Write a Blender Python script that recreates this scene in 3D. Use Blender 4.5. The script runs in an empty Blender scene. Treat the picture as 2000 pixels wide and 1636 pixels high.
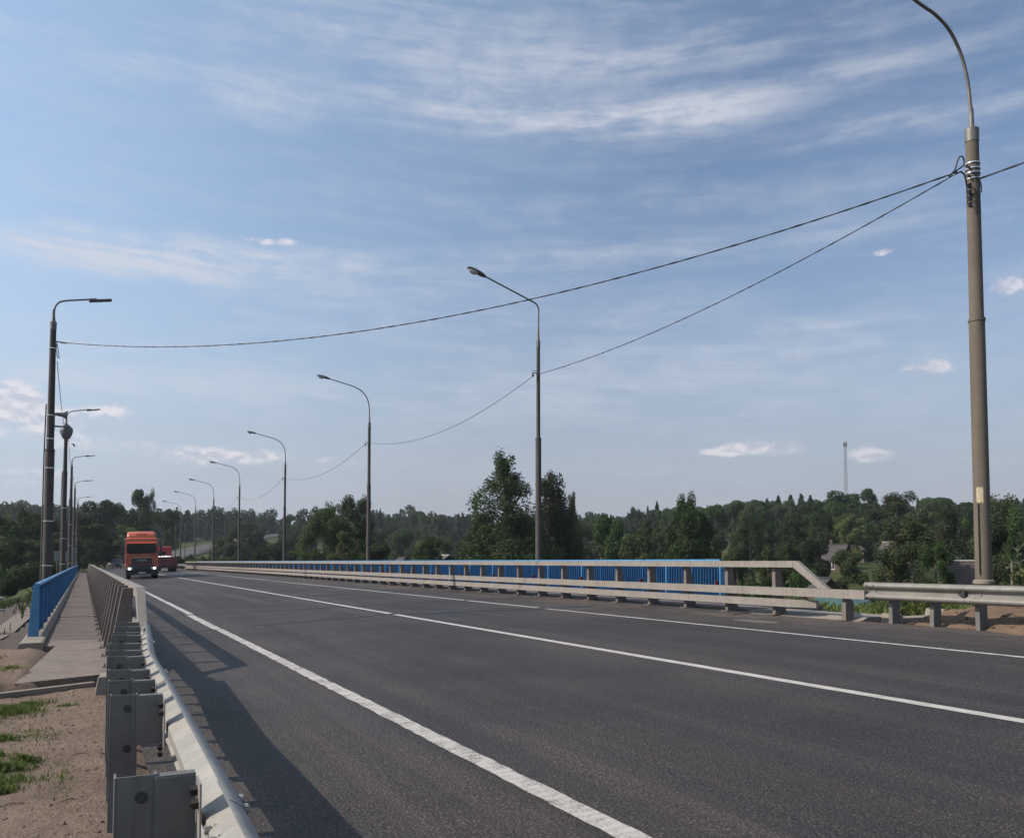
import bpy, math, random
import numpy as np
from mathutils import Vector, Matrix, Euler
R_ = math.radians
scene = bpy.context.scene
COL = scene.collection

# ------------------------------------------------------------------ camera
CZ = 1.45
FPX = 1600.0
PITCH, YAW = R_(2.7), R_(27.533)
cam = bpy.data.cameras.new('camera')
cam_o = bpy.data.objects.new('camera', cam)
COL.objects.link(cam_o)
cam.sensor_width = 36.0
cam.sensor_fit = 'HORIZONTAL'
cam.lens = 36.0 * FPX / 2000.0
cam.shift_y = 203.0 / 2000.0
cam.clip_start, cam.clip_end = 0.05, 20000
cam_o.location = (0, 0, CZ)
cam_o.rotation_euler = (R_(90) + PITCH, 0, -YAW)
scene.camera = cam_o

# ------------------------------------------------------------------ light
HAZE = 0.00018
SUN_AZ, SUN_EL = R_(286), R_(38.5)          # azimuth clockwise from +Y
EXPOSURE = 0.75
sun = bpy.data.lights.new('sun', 'SUN')
sun.energy = 3.2
sun.angle = R_(0.5)
sun.color = (1.0, 0.89, 0.76)
sun_o = bpy.data.objects.new('sun', sun)
COL.objects.link(sun_o)
sd = Vector((math.sin(SUN_AZ) * math.cos(SUN_EL), math.cos(SUN_AZ) * math.cos(SUN_EL), math.sin(SUN_EL)))
sun_o.rotation_euler = sd.to_track_quat('Z', 'Y').to_euler()
sun_o.location = (-40, 20, 60)
scene.view_settings.view_transform = 'Standard'
scene.view_settings.look = 'None'
scene.view_settings.exposure = EXPOSURE
scene.view_settings.gamma = 1
scene.view_settings.use_curve_mapping = False


def ray(x, y):
    """direction of a photograph pixel (2000 x 1636), used to read bearings and heights of far things"""
    fw = Vector((math.sin(YAW) * math.cos(PITCH), math.cos(YAW) * math.cos(PITCH), math.sin(PITCH)))
    rt = Vector((math.cos(YAW), -math.sin(YAW), 0))
    up = rt.cross(fw)
    return (fw + rt * ((x - 1000) / FPX) - up * ((y - 1021) / FPX))


def azel(x, y):
    d = ray(x, y).normalized()
    return math.atan2(d.x, d.y), math.asin(d.z)


# ------------------------------------------------------------------ sky
class NT:
    def __init__(self, tree):
        self.t = tree
        self.n = tree.nodes
        self.l = tree.links

    def node(self, typ, **kw):
        nd = self.n.new(typ)
        for k, v in kw.items():
            setattr(nd, k, v)
        return nd

    def put(self, sock, v):
        if v is None:
            return
        if isinstance(v, bpy.types.NodeSocket):
            self.l.new(v, sock)
        else:
            if hasattr(sock, 'default_value') and hasattr(sock.default_value, '__len__') and not hasattr(v, '__len__'):
                v = (v,) * len(sock.default_value)
            if hasattr(sock, 'default_value') and hasattr(sock.default_value, '__len__') and len(sock.default_value) == 4 and len(v) == 3:
                v = (*v, 1)
            sock.default_value = v

    def math(self, op, a, b=None, c=None, clamp=False):
        nd = self.node('ShaderNodeMath', operation=op, use_clamp=clamp)
        self.put(nd.inputs[0], a)
        self.put(nd.inputs[1], b)
        self.put(nd.inputs[2], c)
        return nd.outputs[0]

    def vmath(self, op, a, b=None, scale=None):
        nd = self.node('ShaderNodeVectorMath', operation=op)
        self.put(nd.inputs[0], a)
        self.put(nd.inputs[1], b)
        if scale is not None:
            self.put(nd.inputs['Scale'], scale)
        return nd.outputs['Value'] if op in ('DOT_PRODUCT', 'LENGTH') else nd.outputs[0]

    def mix(self, f, a, b, blend='MIX'):
        nd = self.node('ShaderNodeMix', data_type='RGBA', blend_type=blend)
        self.put(nd.inputs['Factor'], f)
        self.put(nd.inputs[6], a)
        self.put(nd.inputs[7], b)
        return nd.outputs[2]

    def noise(self, vec, scale, detail=4, rough=0.55, dist=0.0):
        nd = self.node('ShaderNodeTexNoise')
        self.put(nd.inputs['Vector'], vec)
        nd.inputs['Scale'].default_value = scale
        nd.inputs['Detail'].default_value = detail
        nd.inputs['Roughness'].default_value = rough
        nd.inputs['Distortion'].default_value = dist
        return nd.outputs['Fac']

    def voro(self, vec, scale, feature='F1', out='Distance'):
        nd = self.node('ShaderNodeTexVoronoi', feature=feature)
        self.put(nd.inputs['Vector'], vec)
        nd.inputs['Scale'].default_value = scale
        return nd.outputs[out]

    def ss(self, v, a, b, lo=0.0, hi=1.0):
        nd = self.node('ShaderNodeMapRange', interpolation_type='SMOOTHSTEP')
        self.put(nd.inputs[0], v)
        nd.inputs[1].default_value = a
        nd.inputs[2].default_value = b
        nd.inputs[3].default_value = lo
        nd.inputs[4].default_value = hi
        return nd.outputs[0]

    def comb(self, x, y, z):
        nd = self.node('ShaderNodeCombineXYZ')
        for i, v in enumerate((x, y, z)):
            self.put(nd.inputs[i], v)
        return nd.outputs[0]

    def sep(self, v):
        nd = self.node('ShaderNodeSeparateXYZ')
        self.put(nd.inputs[0], v)
        return nd.outputs


SKY_STRENGTH = 0.085
world = bpy.data.worlds.new('World')
scene.world = world
world.use_nodes = True
wt = NT(world.node_tree)
bg = wt.n['Background']
bg.inputs['Strength'].default_value = SKY_STRENGTH
sky = wt.node('ShaderNodeTexSky', sky_type='NISHITA')
sky.sun_disc = False
sky.sun_elevation = SUN_EL
sky.sun_rotation = SUN_AZ
sky.altitude = 100
sky.air_density = 1.0
sky.dust_density = 0.9
sky.ozone_density = 1.6
wd = wt.node('ShaderNodeTexCoord').outputs['Generated']
wx, wy, wz = wt.sep(wd)
az = wt.math('ARCTAN2', wx, wy)
el = wt.math('ARCSINE', wz)


def patch(cx, cy, sx, sy, amp):
    """soft patch of the sky round one bearing; sizes in photograph pixels"""
    a0, e0 = azel(cx, cy)
    a1, _ = azel(cx + sx, cy)
    _, e1 = azel(cx, cy - sy)
    da, de = abs(a1 - a0), abs(e1 - e0)
    u = wt.math('MULTIPLY', wt.math('SUBTRACT', az, a0), 1.0 / da)
    v = wt.math('MULTIPLY', wt.math('SUBTRACT', el, e0), 1.0 / de)
    r = wt.math('ADD', wt.math('MULTIPLY', u, u), wt.math('MULTIPLY', v, v))
    return wt.math('MULTIPLY', wt.math('EXPONENT', wt.math('MULTIPLY', r, -1.0)), amp)


def total(plist):
    acc = None
    for p in plist:
        q = patch(*p)
        acc = q if acc is None else wt.math('ADD', acc, q)
    return acc


# thin streaks: noise on the cloud layer, stretched across the view
zz = wt.math('ADD', wt.math('MAXIMUM', wz, 0.0), 0.22)
px_ = wt.math('DIVIDE', wx, zz)
py_ = wt.math('DIVIDE', wy, zz)
cy_, sy_ = math.cos(YAW + R_(6)), math.sin(YAW + R_(6))
along = wt.math('SUBTRACT', wt.math('MULTIPLY', px_, cy_), wt.math('MULTIPLY', py_, sy_))
depth = wt.math('ADD', wt.math('MULTIPLY', px_, sy_), wt.math('MULTIPLY', py_, cy_))
warp = wt.math('MULTIPLY', wt.math('SUBTRACT', wt.noise(wt.comb(wt.math('MULTIPLY', az, 2.2), wt.math('MULTIPLY', el, 5.0), 2.0), 1.2, 2, 0.5), 0.5), 0.035)
elw = wt.math('ADD', wt.math('ADD', el, warp), wt.math('MULTIPLY', az, 0.025))
cv = wt.comb(wt.math('MULTIPLY', az, 3.0), wt.math('MULTIPLY', elw, 17.0), 0.3)
n1 = wt.noise(cv, 1.5, 8, 0.58, 0.0)
n2 = wt.noise(wt.comb(wt.math('MULTIPLY', az, 6.5), wt.math('MULTIPLY', elw, 62.0), 4.0), 1.5, 7, 0.58, 0.0)
n3 = wt.noise(wt.comb(wt.math('MULTIPLY', az, 16.0), wt.math('MULTIPLY', elw, 30.0), 7.0), 1.6, 8, 0.62, 0.25)
streak = total([(60, 482, 420, 30, 1.5), (420, 495, 230, 26, 1.35), (640, 503, 90, 18, .9), (520, 200, 110, 42, .55), (880, 190, 190, 36, .6),
                (1130, 235, 300, 34, 1.0), (1350, 225, 170, 36, .75), (1750, 240, 220, 22, .75), (1960, 210, 110, 18, .7),
                (1250, 120, 420, 40, .55), (850, 60, 420, 80, .5), (1700, 130, 300, 22, .45), (1150, 500, 330, 26, .5), (250, 120, 330, 36, .35),
                (900, 600, 420, 60, .35), (1630, 628, 130, 13, .55), (1450, 700, 520, 36, .45), (1100, 770, 600, 50, .35),
                (300, 740, 330, 40, .4), (1300, 400, 500, 30, .22), (1700, 430, 300, 30, .2)])
fib = wt.math('ADD', wt.math('MULTIPLY', n1, 0.46), wt.math('ADD', wt.math('MULTIPLY', n2, 0.30), wt.math('MULTIPLY', n3, 0.24)))
wisp = wt.math('MULTIPLY', wt.ss(fib, 0.34, 0.64, 0.10, 1.0), wt.math('MINIMUM', streak, 1.5))
veil = wt.math('MULTIPLY', wt.ss(fib, 0.42, 0.66), 0.20)
wisp = wt.math('MINIMUM', wt.math('ADD', wisp, veil), 0.92)
# heaped clouds low in the sky
cn = wt.noise(wt.comb(wt.math('MULTIPLY', az, 1.0), wt.math('MULTIPLY', el, 1.5), 1.3), 40, 8, 0.58, 0.3)
cn2 = wt.noise(wt.comb(wt.math('MULTIPLY', az, 1.0), wt.math('MULTIPLY', wt.math('ADD', el, 0.006), 1.5), 1.3), 40, 8, 0.58, 0.3)
heap = total([(1455, 876, 52, 17, 1.0), (1395, 882, 30, 10, .72), (1548, 876, 46, 13, .78), (1700, 888, 44, 17, .9), (1968, 560, 42, 19, .95), (1725, 493, 26, 9, .7),
              (1832, 715, 34, 19, .72), (1780, 720, 30, 12, .4), (30, 765, 55, 32, .9), (60, 805, 85, 26, .85), (215, 796, 48, 18, .72), (110, 850, 190, 40, .5),
              (410, 890, 110, 22, .6), (500, 890, 60, 16, .5), (650, 900, 60, 13, .42), (1305, 918, 24, 10, .4), (500, 470, 36, 9, .75), (560, 472, 22, 8, .6), (60, 930, 140, 26, .45),
              (1785, 884, 22, 8, .35), (1935, 860, 26, 8, .35)])
puff = wt.ss(wt.math('ADD', wt.math('MULTIPLY', heap, 0.74), wt.math('MULTIPLY', wt.math('SUBTRACT', cn, 0.5), 1.5)), 0.10, 0.66)
puff = wt.math('MULTIPLY', puff, wt.ss(heap, 0.05, 0.6))
skyc = wt.mix(0.0, sky.outputs[0], (1, 1, 1, 1))
CLOUD = (4.6, 4.8, 5.35)
lo = wt.math('MULTIPLY', wt.math('MAXIMUM', el, 0.0), 1 / 0.23)
low = wt.math('EXPONENT', wt.math('MULTIPLY', wt.math('MULTIPLY', lo, lo), -1.0))
skyb = wt.mix(wt.math('MULTIPLY', low, 0.97), sky.outputs[0], (2.62, 2.80, 3.30))
# brighter air towards the sun
sdot = wt.math('MAXIMUM', wt.math('ADD', wt.vmath('DOT_PRODUCT', wd, tuple(sd)), 0.02), 0.0)
glow = wt.vmath('SCALE', (1.75, 2.35, 2.75), None, sdot)
skyb = wt.mix(1.0, skyb, glow, 'ADD')
c1 = wt.mix(wt.math('MULTIPLY', wisp, 0.84), skyb, CLOUD)
pcol = wt.mix(wt.ss(wt.math('SUBTRACT', cn, cn2), -0.10, 0.10), (4.0, 4.0, 4.7), (6.2, 5.8, 6.0))
c2 = wt.mix(wt.math('MULTIPLY', puff, 0.70), c1, pcol)
wt.l.new(c2, bg.inputs['Color'])

# ------------------------------------------------------------------ materials
MAT = {}


def new_mat(name):
    m = bpy.data.materials.new(name)
    m.use_nodes = True
    MAT[name] = m
    t = NT(m.node_tree)
    return m, t, t.n['Principled BSDF']


def pos(t):
    return t.node('ShaderNodeNewGeometry').outputs['Position']


def objc(t):
    return t.node('ShaderNodeTexCoord').outputs['Object']


def bump(t, b, h, strength=0.3, dist=0.02):
    nd = t.node('ShaderNodeBump')
    nd.inputs['Strength'].default_value = strength
    nd.inputs['Distance'].default_value = dist
    t.put(nd.inputs['Height'], h)
    t.l.new(nd.outputs[0], b.inputs['Normal'])


def simple(name, c1, c2=None, scale=6, rough=0.6, metal=0.0, bmp=0.0, bscale=40, fine=None, spec=0.5, streak=False):
    m, t, b = new_mat(name)
    p = pos(t)
    if c2 is None:
        c2 = tuple(v * 0.75 for v in c1)
    v = p
    if streak:
        x, y, z = t.sep(p)
        v = t.comb(x, y, t.math('MULTIPLY', z, 0.15))
    f = t.ss(t.noise(v, scale, 6, 0.62), 0.3, 0.72)
    c = t.mix(f, c1, c2)
    if fine:
        g = t.ss(t.noise(p, fine[0], 3, 0.7), 0.35, 0.7, 0.0, fine[1])
        c = t.mix(g, c, tuple(x * 0.35 for x in c1))
    t.put(b.inputs['Base Color'], c)
    t.put(b.inputs['Roughness'], t.ss(t.noise(p, scale * 2.3, 4), 0.2, 0.8, max(rough - 0.1, 0.05), min(rough + 0.12, 1)))
    b.inputs['Metallic'].default_value = metal
    b.inputs['Specular IOR Level'].default_value = spec
    if bmp:
        bump(t, b, t.noise(p, bscale, 5, 0.65), bmp, 0.02)
    return m


# asphalt: fine aggregate, worn wheel paths, long stains
def asphalt():
    m, t, b = new_mat('asphalt')
    p = pos(t)
    x, y, z = t.sep(p)
    agg = t.noise(p, 62, 4, 0.8)
    vor = t.voro(p, 44)
    big = t.noise(t.comb(t.math('MULTIPLY', x, 1.0), t.math('MULTIPLY', y, 0.10), 0), 0.9, 5, 0.6)
    blot = t.noise(p, 0.35, 5, 0.6)
    long2 = t.noise(t.comb(t.math('MULTIPLY', x, 2.2), t.math('MULTIPLY', y, 0.05), 3.0), 1.0, 6, 0.65)
    base = t.mix(t.ss(big, 0.3, 0.7), (0.0369, 0.0290, 0.0268), (0.0576, 0.0454, 0.0412))
    base = t.mix(t.ss(long2, 0.45, 0.72, 0, 0.65), base, (0.0738, 0.0580, 0.0520))
    base = t.mix(t.ss(blot, 0.42, 0.68, 0, 0.75), base, (0.0315, 0.0256, 0.0240))
    tracks = None
    for c in (3.6, 5.55, 7.5, 9.2):
        d = t.math('SUBTRACT', x, c)
        g = t.math('EXPONENT', t.math('MULTIPLY', t.math('MULTIPLY', d, d), -7.0))
        tracks = g if tracks is None else t.math('ADD', tracks, g)
    base = t.mix(t.math('MULTIPLY', tracks, t.ss(big, 0.2, 0.8, 0.1, 0.5)), base, (0.0360, 0.0294, 0.0276))
    base = t.mix(t.ss(vor, 0.10, 0.5, 0.65, 0.0), base, (0.1035, 0.0823, 0.0704))
    base = t.mix(t.ss(agg, 0.40, 0.60, 0.75, 0.0), base, (0.0108, 0.0101, 0.0104))
    fleck = t.noise(p, 85, 2, 0.8)
    base = t.mix(t.ss(fleck, 0.59, 0.68, 0, 0.85), base, (0.27, 0.24, 0.215))
    # sandy dust towards both edges
    ed = t.math('MAXIMUM', t.ss(x, 1.3, 0.35), t.ss(x, 10.7, 12.0))
    dn = t.ss(t.noise(p, 2.6, 6, 0.65), 0.35, 0.75)
    base = t.mix(t.math('MULTIPLY', ed, t.math('MULTIPLY', dn, 0.75)), base, (0.1125, 0.0882, 0.0720))
    k1 = t.ss(big, 0.28, 0.72, 0.80, 1.18)
    k2 = t.ss(long2, 0.42, 0.70, 0.92, 1.22)
    k3 = t.math('SUBTRACT', 1.0, t.math('MULTIPLY', tracks, t.ss(long2, 0.3, 0.7, 0.22, 0.05)))
    k4 = t.ss(blot, 0.40, 0.70, 1.08, 0.80)
    lane = None
    for c in (4.5, 8.3):
        d = t.math('SUBTRACT', x, c)
        e_ = t.math('EXPONENT', t.math('MULTIPLY', t.math('MULTIPLY', d, d), -3.0))
        lane = e_ if lane is None else t.math('ADD', lane, e_)
    k5 = t.math('SUBTRACT', 1.0, t.math('MULTIPLY', lane, 0.16))
    kk = t.math('MULTIPLY', t.math('MULTIPLY', k1, k2), t.math('MULTIPLY', k3, t.math('MULTIPLY', k4, k5)))
    base = t.vmath('SCALE', base, None, kk)
    t.put(b.inputs['Base Color'], base)
    t.put(b.inputs['Roughness'], t.ss(big, 0.25, 0.75, 0.60, 0.76))
    b.inputs['Specular IOR Level'].default_value = 0.34
    h = t.math('ADD', t.math('MULTIPLY', vor, 0.6), t.math('MULTIPLY', agg, 0.9))
    bump(t, b, h, 0.9, 0.016)
    return m


def marking_mat(name, lo, hi, rib=0.0):
    m, t, b = new_mat(name)
    p = pos(t)
    x, y, z = t.sep(p)
    n = t.noise(p, 75, 4, 0.75)
    n2 = t.noise(p, 7, 5, 0.6)
    wear = t.math('ADD', t.math('MULTIPLY', n, 0.65), t.math('MULTIPLY', n2, 0.35))
    c = t.mix(t.ss(n2, 0.3, 0.7), (0.47, 0.45, 0.415), (0.39, 0.37, 0.34))
    c = t.mix(t.ss(wear, lo, hi), c, (0.075, 0.071, 0.068))
    t.put(b.inputs['Base Color'], c)
    b.inputs['Roughness'].default_value = 0.7
    h = n
    if rib:
        w = t.math('SINE', t.math('MULTIPLY', t.math('ADD', y, t.math('MULTIPLY', n2, 0.04)), 2 * math.pi / rib))
        h = t.math('ADD', t.math('MULTIPLY', w, 0.9), t.math('MULTIPLY', n, 1.2))
    bump(t, b, h, 0.6, 0.014)
    return m


def ground_mat(name, earth):
    m, t, b = new_mat(name)
    p = pos(t)
    f1 = t.noise(p, 0.05, 5, 0.6)
    f2 = t.noise(p, 1.3, 6, 0.65)
    g = t.mix(t.ss(f2, 0.3, 0.7), (0.034, 0.048, 0.016), (0.052, 0.063, 0.024))
    g = t.mix(t.ss(f1, 0.42, 0.68), g, (0.075, 0.078, 0.034))
    t.put(b.inputs['Base Color'], g)
    b.inputs['Roughness'].default_value = 0.95
    b.inputs['Specular IOR Level'].default_value = 0.1
    bump(t, b, t.noise(p, 6, 6, 0.7), 0.8, 0.2)
    return m


def dirt_mat(name, a, b2, c3):
    m, t, b = new_mat(name)
    p = pos(t)
    big = t.noise(p, 1.1, 6, 0.62)
    mid = t.noise(p, 9, 6, 0.7)
    fine = t.noise(p, 42, 4, 0.8)
    c = t.mix(t.ss(big, 0.3, 0.7), a, b2)
    c = t.mix(t.ss(mid, 0.5, 0.75, 0, 0.75), c, c3)
    c = t.mix(t.ss(fine, 0.52, 0.66, 0, 0.8), c, tuple(v * 0.35 for v in a))
    c = t.mix(t.ss(t.noise(p, 70, 2, 0.8), 0.60, 0.68, 0, 0.7), c, (0.30, 0.25, 0.20))
    t.put(b.inputs['Base Color'], c)
    b.inputs['Roughness'].default_value = 0.95
    b.inputs['Specular IOR Level'].default_value = 0.15
    h = t.math('ADD', t.math('MULTIPLY', mid, 1.0), t.math('MULTIPLY', fine, 0.7))
    bump(t, b, h, 1.0, 0.06)
    return m


def leaf_mat(name, c1, c2, c3, trans=0.3):
    m, t, b = new_mat(name)
    geo = t.node('ShaderNodeNewGeometry')
    rnd = geo.outputs['Random Per Island']
    oi = t.node('ShaderNodeObjectInfo')
    n = t.noise(objc(t), 7, 3, 0.6)
    c = t.mix(rnd, c1, c2)
    c = t.mix(t.ss(n, 0.45, 0.72, 0, 0.8), c, c3)
    hv = t.node('ShaderNodeHueSaturation')
    t.put(hv.inputs['Color'], c)
    t.put(hv.inputs['Hue'], t.ss(oi.outputs['Random'], 0, 1, 0.475, 0.525))
    t.put(hv.inputs['Saturation'], t.ss(oi.outputs['Random'], 0, 1, 0.75, 1.05))
    t.put(hv.inputs['Value'], t.ss(t.math('FRACT', t.math('MULTIPLY', oi.outputs['Random'], 7.31)), 0, 1, 0.62, 1.30))
    c = hv.outputs[0]
    t.put(b.inputs['Base Color'], c)
    b.inputs['Roughness'].default_value = 0.7
    b.inputs['Specular IOR Level'].default_value = 0.12
    tr = t.node('ShaderNodeBsdfTranslucent')
    t.put(tr.inputs['Color'], c)
    mx = t.node('ShaderNodeMixShader')
    mx.inputs[0].default_value = trans
    t.l.new(b.outputs[0], mx.inputs[1])
    t.l.new(tr.outputs[0], mx.inputs[2])
    t.l.new(mx.outputs[0], t.n['Material Output'].inputs['Surface'])
    return m


def metal_mat(name, c1, c2, rough=0.5, metal=0.35, rust=0.0):
    m, t, b = new_mat(name)
    p = pos(t)
    x, y, z = t.sep(p)
    f = t.ss(t.noise(p, 4, 8, 0.72), 0.32, 0.68)
    c = t.mix(f, c1, c2)
    s = t.noise(t.comb(t.math('MULTIPLY', x, 14), t.math('MULTIPLY', y, 14), t.math('MULTIPLY', z, 0.9)), 1.4, 5, 0.65)
    c = t.mix(t.ss(s, 0.50, 0.74, 0, 0.6), c, tuple(v * 0.55 for v in c1))
    sp = t.noise(p, 38, 3, 0.7)
    c = t.mix(t.ss(sp, 0.60, 0.74, 0, 0.35), c, tuple(v * 0.6 for v in c2))
    if rust:
        c = t.mix(t.ss(t.noise(p, 3.3, 7, 0.72), 0.62, 0.74, 0, rust), c, (0.13, 0.06, 0.03))
    t.put(b.inputs['Base Color'], c)
    t.put(b.inputs['Roughness'], t.ss(sp, 0.2, 0.8, rough - 0.08, rough + 0.14))
    b.inputs['Metallic'].default_value = metal
    bump(t, b, t.noise(p, 14, 4, 0.6), 0.12, 0.01)
    return m


def emit(name, c, s):
    m, t, b = new_mat(name)
    b.inputs['Base Color'].default_value = (*c, 1)
    b.inputs['Emission Color'].default_value = (*c, 1)
    b.inputs['Emission Strength'].default_value = s
    return m


def glass_dark(name, c=(0.01, 0.012, 0.016)):
    m, t, b = new_mat(name)
    b.inputs['Base Color'].default_value = (*c, 1)
    b.inputs['Roughness'].default_value = 0.08
    b.inputs['Specular IOR Level'].default_value = 0.6
    return m


asphalt()
marking_mat('paint_left', 0.51, 0.60, 0.085)
marking_mat('paint_mid', 0.56, 0.66)
marking_mat('paint_right', 0.52, 0.62, 0.17)
ground_mat('meadow', 0)
simple('concrete_shaded', (0.085, 0.072, 0.066), (0.062, 0.053, 0.050), 2.2, 0.85, bmp=0.3, bscale=60, fine=(30, 0.35), streak=True)  # same pole concrete darkened; shade on the farther posts put into the colour
dirt_mat('dirt_left', (0.275, 0.205, 0.160), (0.210, 0.155, 0.120), (0.34, 0.255, 0.20))
dirt_mat('dirt_right', (0.26, 0.178, 0.122), (0.20, 0.135, 0.092), (0.30, 0.22, 0.16))
dirt_mat('gravel_grey', (0.13, 0.11, 0.10), (0.10, 0.085, 0.077), (0.16, 0.14, 0.125))
simple('concrete', (0.225, 0.182, 0.155), (0.155, 0.124, 0.107), 2.4, 0.9, bmp=0.7, bscale=30, fine=(38, 0.6))
simple('concrete_light', (0.27, 0.235, 0.195), (0.20, 0.175, 0.145), 3, 0.9, bmp=0.45, bscale=30, fine=(50, 0.35))
simple('concrete_pole', (0.150, 0.124, 0.096), (0.108, 0.09, 0.072), 2.2, 0.85, bmp=0.3, bscale=60, fine=(30, 0.35), streak=True)
simple('bitumen', (0.018, 0.018, 0.020), (0.03, 0.03, 0.032), 8, 0.6)
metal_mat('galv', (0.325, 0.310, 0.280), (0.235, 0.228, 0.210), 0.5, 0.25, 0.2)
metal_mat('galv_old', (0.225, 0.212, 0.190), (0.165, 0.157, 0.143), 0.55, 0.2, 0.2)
metal_mat('galv_post', (0.150, 0.147, 0.135), (0.115, 0.113, 0.105), 0.6, 0.15, 0.10)  # steel darkened below its own tone to stand in for shade on the posts
metal_mat('galv_rail', (0.255, 0.226, 0.198), (0.205, 0.182, 0.161), 0.6, 0.1, 0.10)
metal_mat('barrier_post', (0.165, 0.138, 0.122), (0.13, 0.11, 0.098), 0.65, 0.1, 0.10)  # shade of the post sides put into the whole base colour
metal_mat('steel_arm', (0.19, 0.18, 0.17), (0.14, 0.135, 0.13), 0.5, 0.3)
metal_mat('luminaire_grey', (0.13, 0.13, 0.128), (0.10, 0.10, 0.10), 0.55, 0.1)
metal_mat('band_steel', (0.75, 0.74, 0.72), (0.6, 0.6, 0.6), 0.25, 0.8)
metal_mat('bolt_dark', (0.05, 0.045, 0.042), (0.03, 0.028, 0.027), 0.55, 0.4)
metal_mat('bolt_mid', (0.055, 0.053, 0.050), (0.04, 0.038, 0.036), 0.6, 0.2)
simple('blue_paint', (0.016, 0.110, 0.270), (0.011, 0.080, 0.21), 5, 0.42, bmp=0.1, bscale=30, fine=(26, 0.15))
simple('blue_sunlit', (0.062, 0.225, 0.40), (0.045, 0.18, 0.35), 5, 0.4, bmp=0.1, bscale=30, fine=(26, 0.12))  # lighter copy of the railing blue, sunlight on handrail and posts painted in
simple('black_rubber', (0.014, 0.014, 0.015), (0.02, 0.02, 0.02), 8, 0.8)
simple('cable_black', (0.020, 0.022, 0.026), (0.03, 0.03, 0.033), 6, 0.6)
simple('plastic_black', (0.022, 0.022, 0.024), (0.03, 0.03, 0.03), 6, 0.55)
simple('plastic_grey', (0.16, 0.16, 0.16), (0.12, 0.12, 0.12), 6, 0.5)
simple('red_reflector', (0.16, 0.012, 0.016), (0.11, 0.008, 0.012), 12, 0.3)
simple('orange_paint', (0.46, 0.102, 0.042), (0.41, 0.088, 0.036), 2, 0.34, spec=0.6, bmp=0.03, bscale=12)
simple('orange_dark', (0.45, 0.085, 0.03), (0.38, 0.07, 0.026), 2, 0.45)
simple('truck_red', (0.27, 0.025, 0.03), (0.20, 0.02, 0.025), 2, 0.6, fine=(9, 0.3))
simple('bed_red', (0.20, 0.06, 0.055), (0.14, 0.045, 0.04), 2, 0.7, fine=(9, 0.4))
simple('chrome_letters', (0.72, 0.72, 0.74), (0.62, 0.62, 0.64), 9, 0.22, metal=0.7)
simple('white_load', (0.80, 0.80, 0.80), (0.66, 0.66, 0.68), 1.2, 0.8, bmp=0.5, bscale=2)
simple('trailer_blue', (0.11, 0.15, 0.18), (0.085, 0.12, 0.15), 2, 0.6)
simple('car_dark', (0.035, 0.038, 0.045), (0.03, 0.032, 0.04), 2, 0.3, spec=0.7)
simple('car_white', (0.62, 0.62, 0.63), (0.55, 0.55, 0.56), 2, 0.35, spec=0.6)
glass_dark('windscreen')
glass_dark('pane', (0.03, 0.035, 0.04))
emit('headlamp_lit', (1.0, 0.96, 0.86), 3.5)
simple('lamp_glass', (0.55, 0.57, 0.58), (0.5, 0.52, 0.53), 8, 0.15)
simple('log_wall', (0.10, 0.06, 0.038), (0.07, 0.043, 0.03), 3, 0.9, bmp=0.4, bscale=9, fine=(12, 0.5))
simple('log_wall_grey', (0.20, 0.165, 0.13), (0.14, 0.115, 0.09), 3, 0.9, bmp=0.4, bscale=9, fine=(12, 0.5))
simple('roof_slate', (0.105, 0.088, 0.082), (0.075, 0.064, 0.06), 1.2, 0.85, bmp=0.4, bscale=6, fine=(8, 0.4))
simple('roof_brown', (0.080, 0.056, 0.048), (0.058, 0.042, 0.037), 1.0, 0.85, bmp=0.4, bscale=6, fine=(8, 0.45))
simple('roof_felt', (0.055, 0.05, 0.05), (0.04, 0.037, 0.037), 1.2, 0.9)
simple('turquoise_sheet', (0.085, 0.185, 0.185), (0.065, 0.15, 0.152), 1.4, 0.6, fine=(9, 0.3))
simple('white_paint', (0.45, 0.45, 0.43), (0.37, 0.37, 0.355), 3, 0.6)
simple('bark', (0.085, 0.068, 0.052), (0.055, 0.044, 0.034), 3, 0.95, bmp=0.6, bscale=14)
simple('bark_pale', (0.20, 0.185, 0.165), (0.11, 0.10, 0.09), 3, 0.9, bmp=0.4, bscale=10)
simple('tower_paint', (0.11, 0.098, 0.098), (0.085, 0.076, 0.076), 0.2, 0.6)
simple('old_wood', (0.16, 0.145, 0.125), (0.11, 0.10, 0.088), 4, 0.9)
simple('sign_back', (0.20, 0.205, 0.21), (0.16, 0.165, 0.17), 2, 0.6)
simple('blue_sheet', (0.06, 0.11, 0.26), (0.05, 0.09, 0.21), 2, 0.6)
simple('tar_wear', (0.085, 0.073, 0.067), (0.12, 0.102, 0.092), 9, 0.9)
simple('paper_notice', (0.46, 0.40, 0.27), (0.34, 0.30, 0.21), 20, 0.9)
leaf_mat('leaf_poplar', (0.046, 0.066, 0.026), (0.066, 0.086, 0.036), (0.080, 0.098, 0.046), 0.25)
leaf_mat('leaf_birch', (0.042, 0.063, 0.019), (0.056, 0.080, 0.026), (0.064, 0.084, 0.030), 0.28)
leaf_mat('leaf_broad', (0.034, 0.056, 0.017), (0.048, 0.074, 0.023), (0.056, 0.082, 0.027), 0.25)
leaf_mat('leaf_light', (0.060, 0.096, 0.020), (0.088, 0.124, 0.030), (0.104, 0.134, 0.038), 0.28)
leaf_mat('needle', (0.022, 0.036, 0.018), (0.034, 0.050, 0.024), (0.040, 0.056, 0.026), 0.08)
leaf_mat('grass_blade', (0.070, 0.095, 0.020), (0.110, 0.140, 0.036), (0.140, 0.150, 0.060), 0.3)
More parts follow.
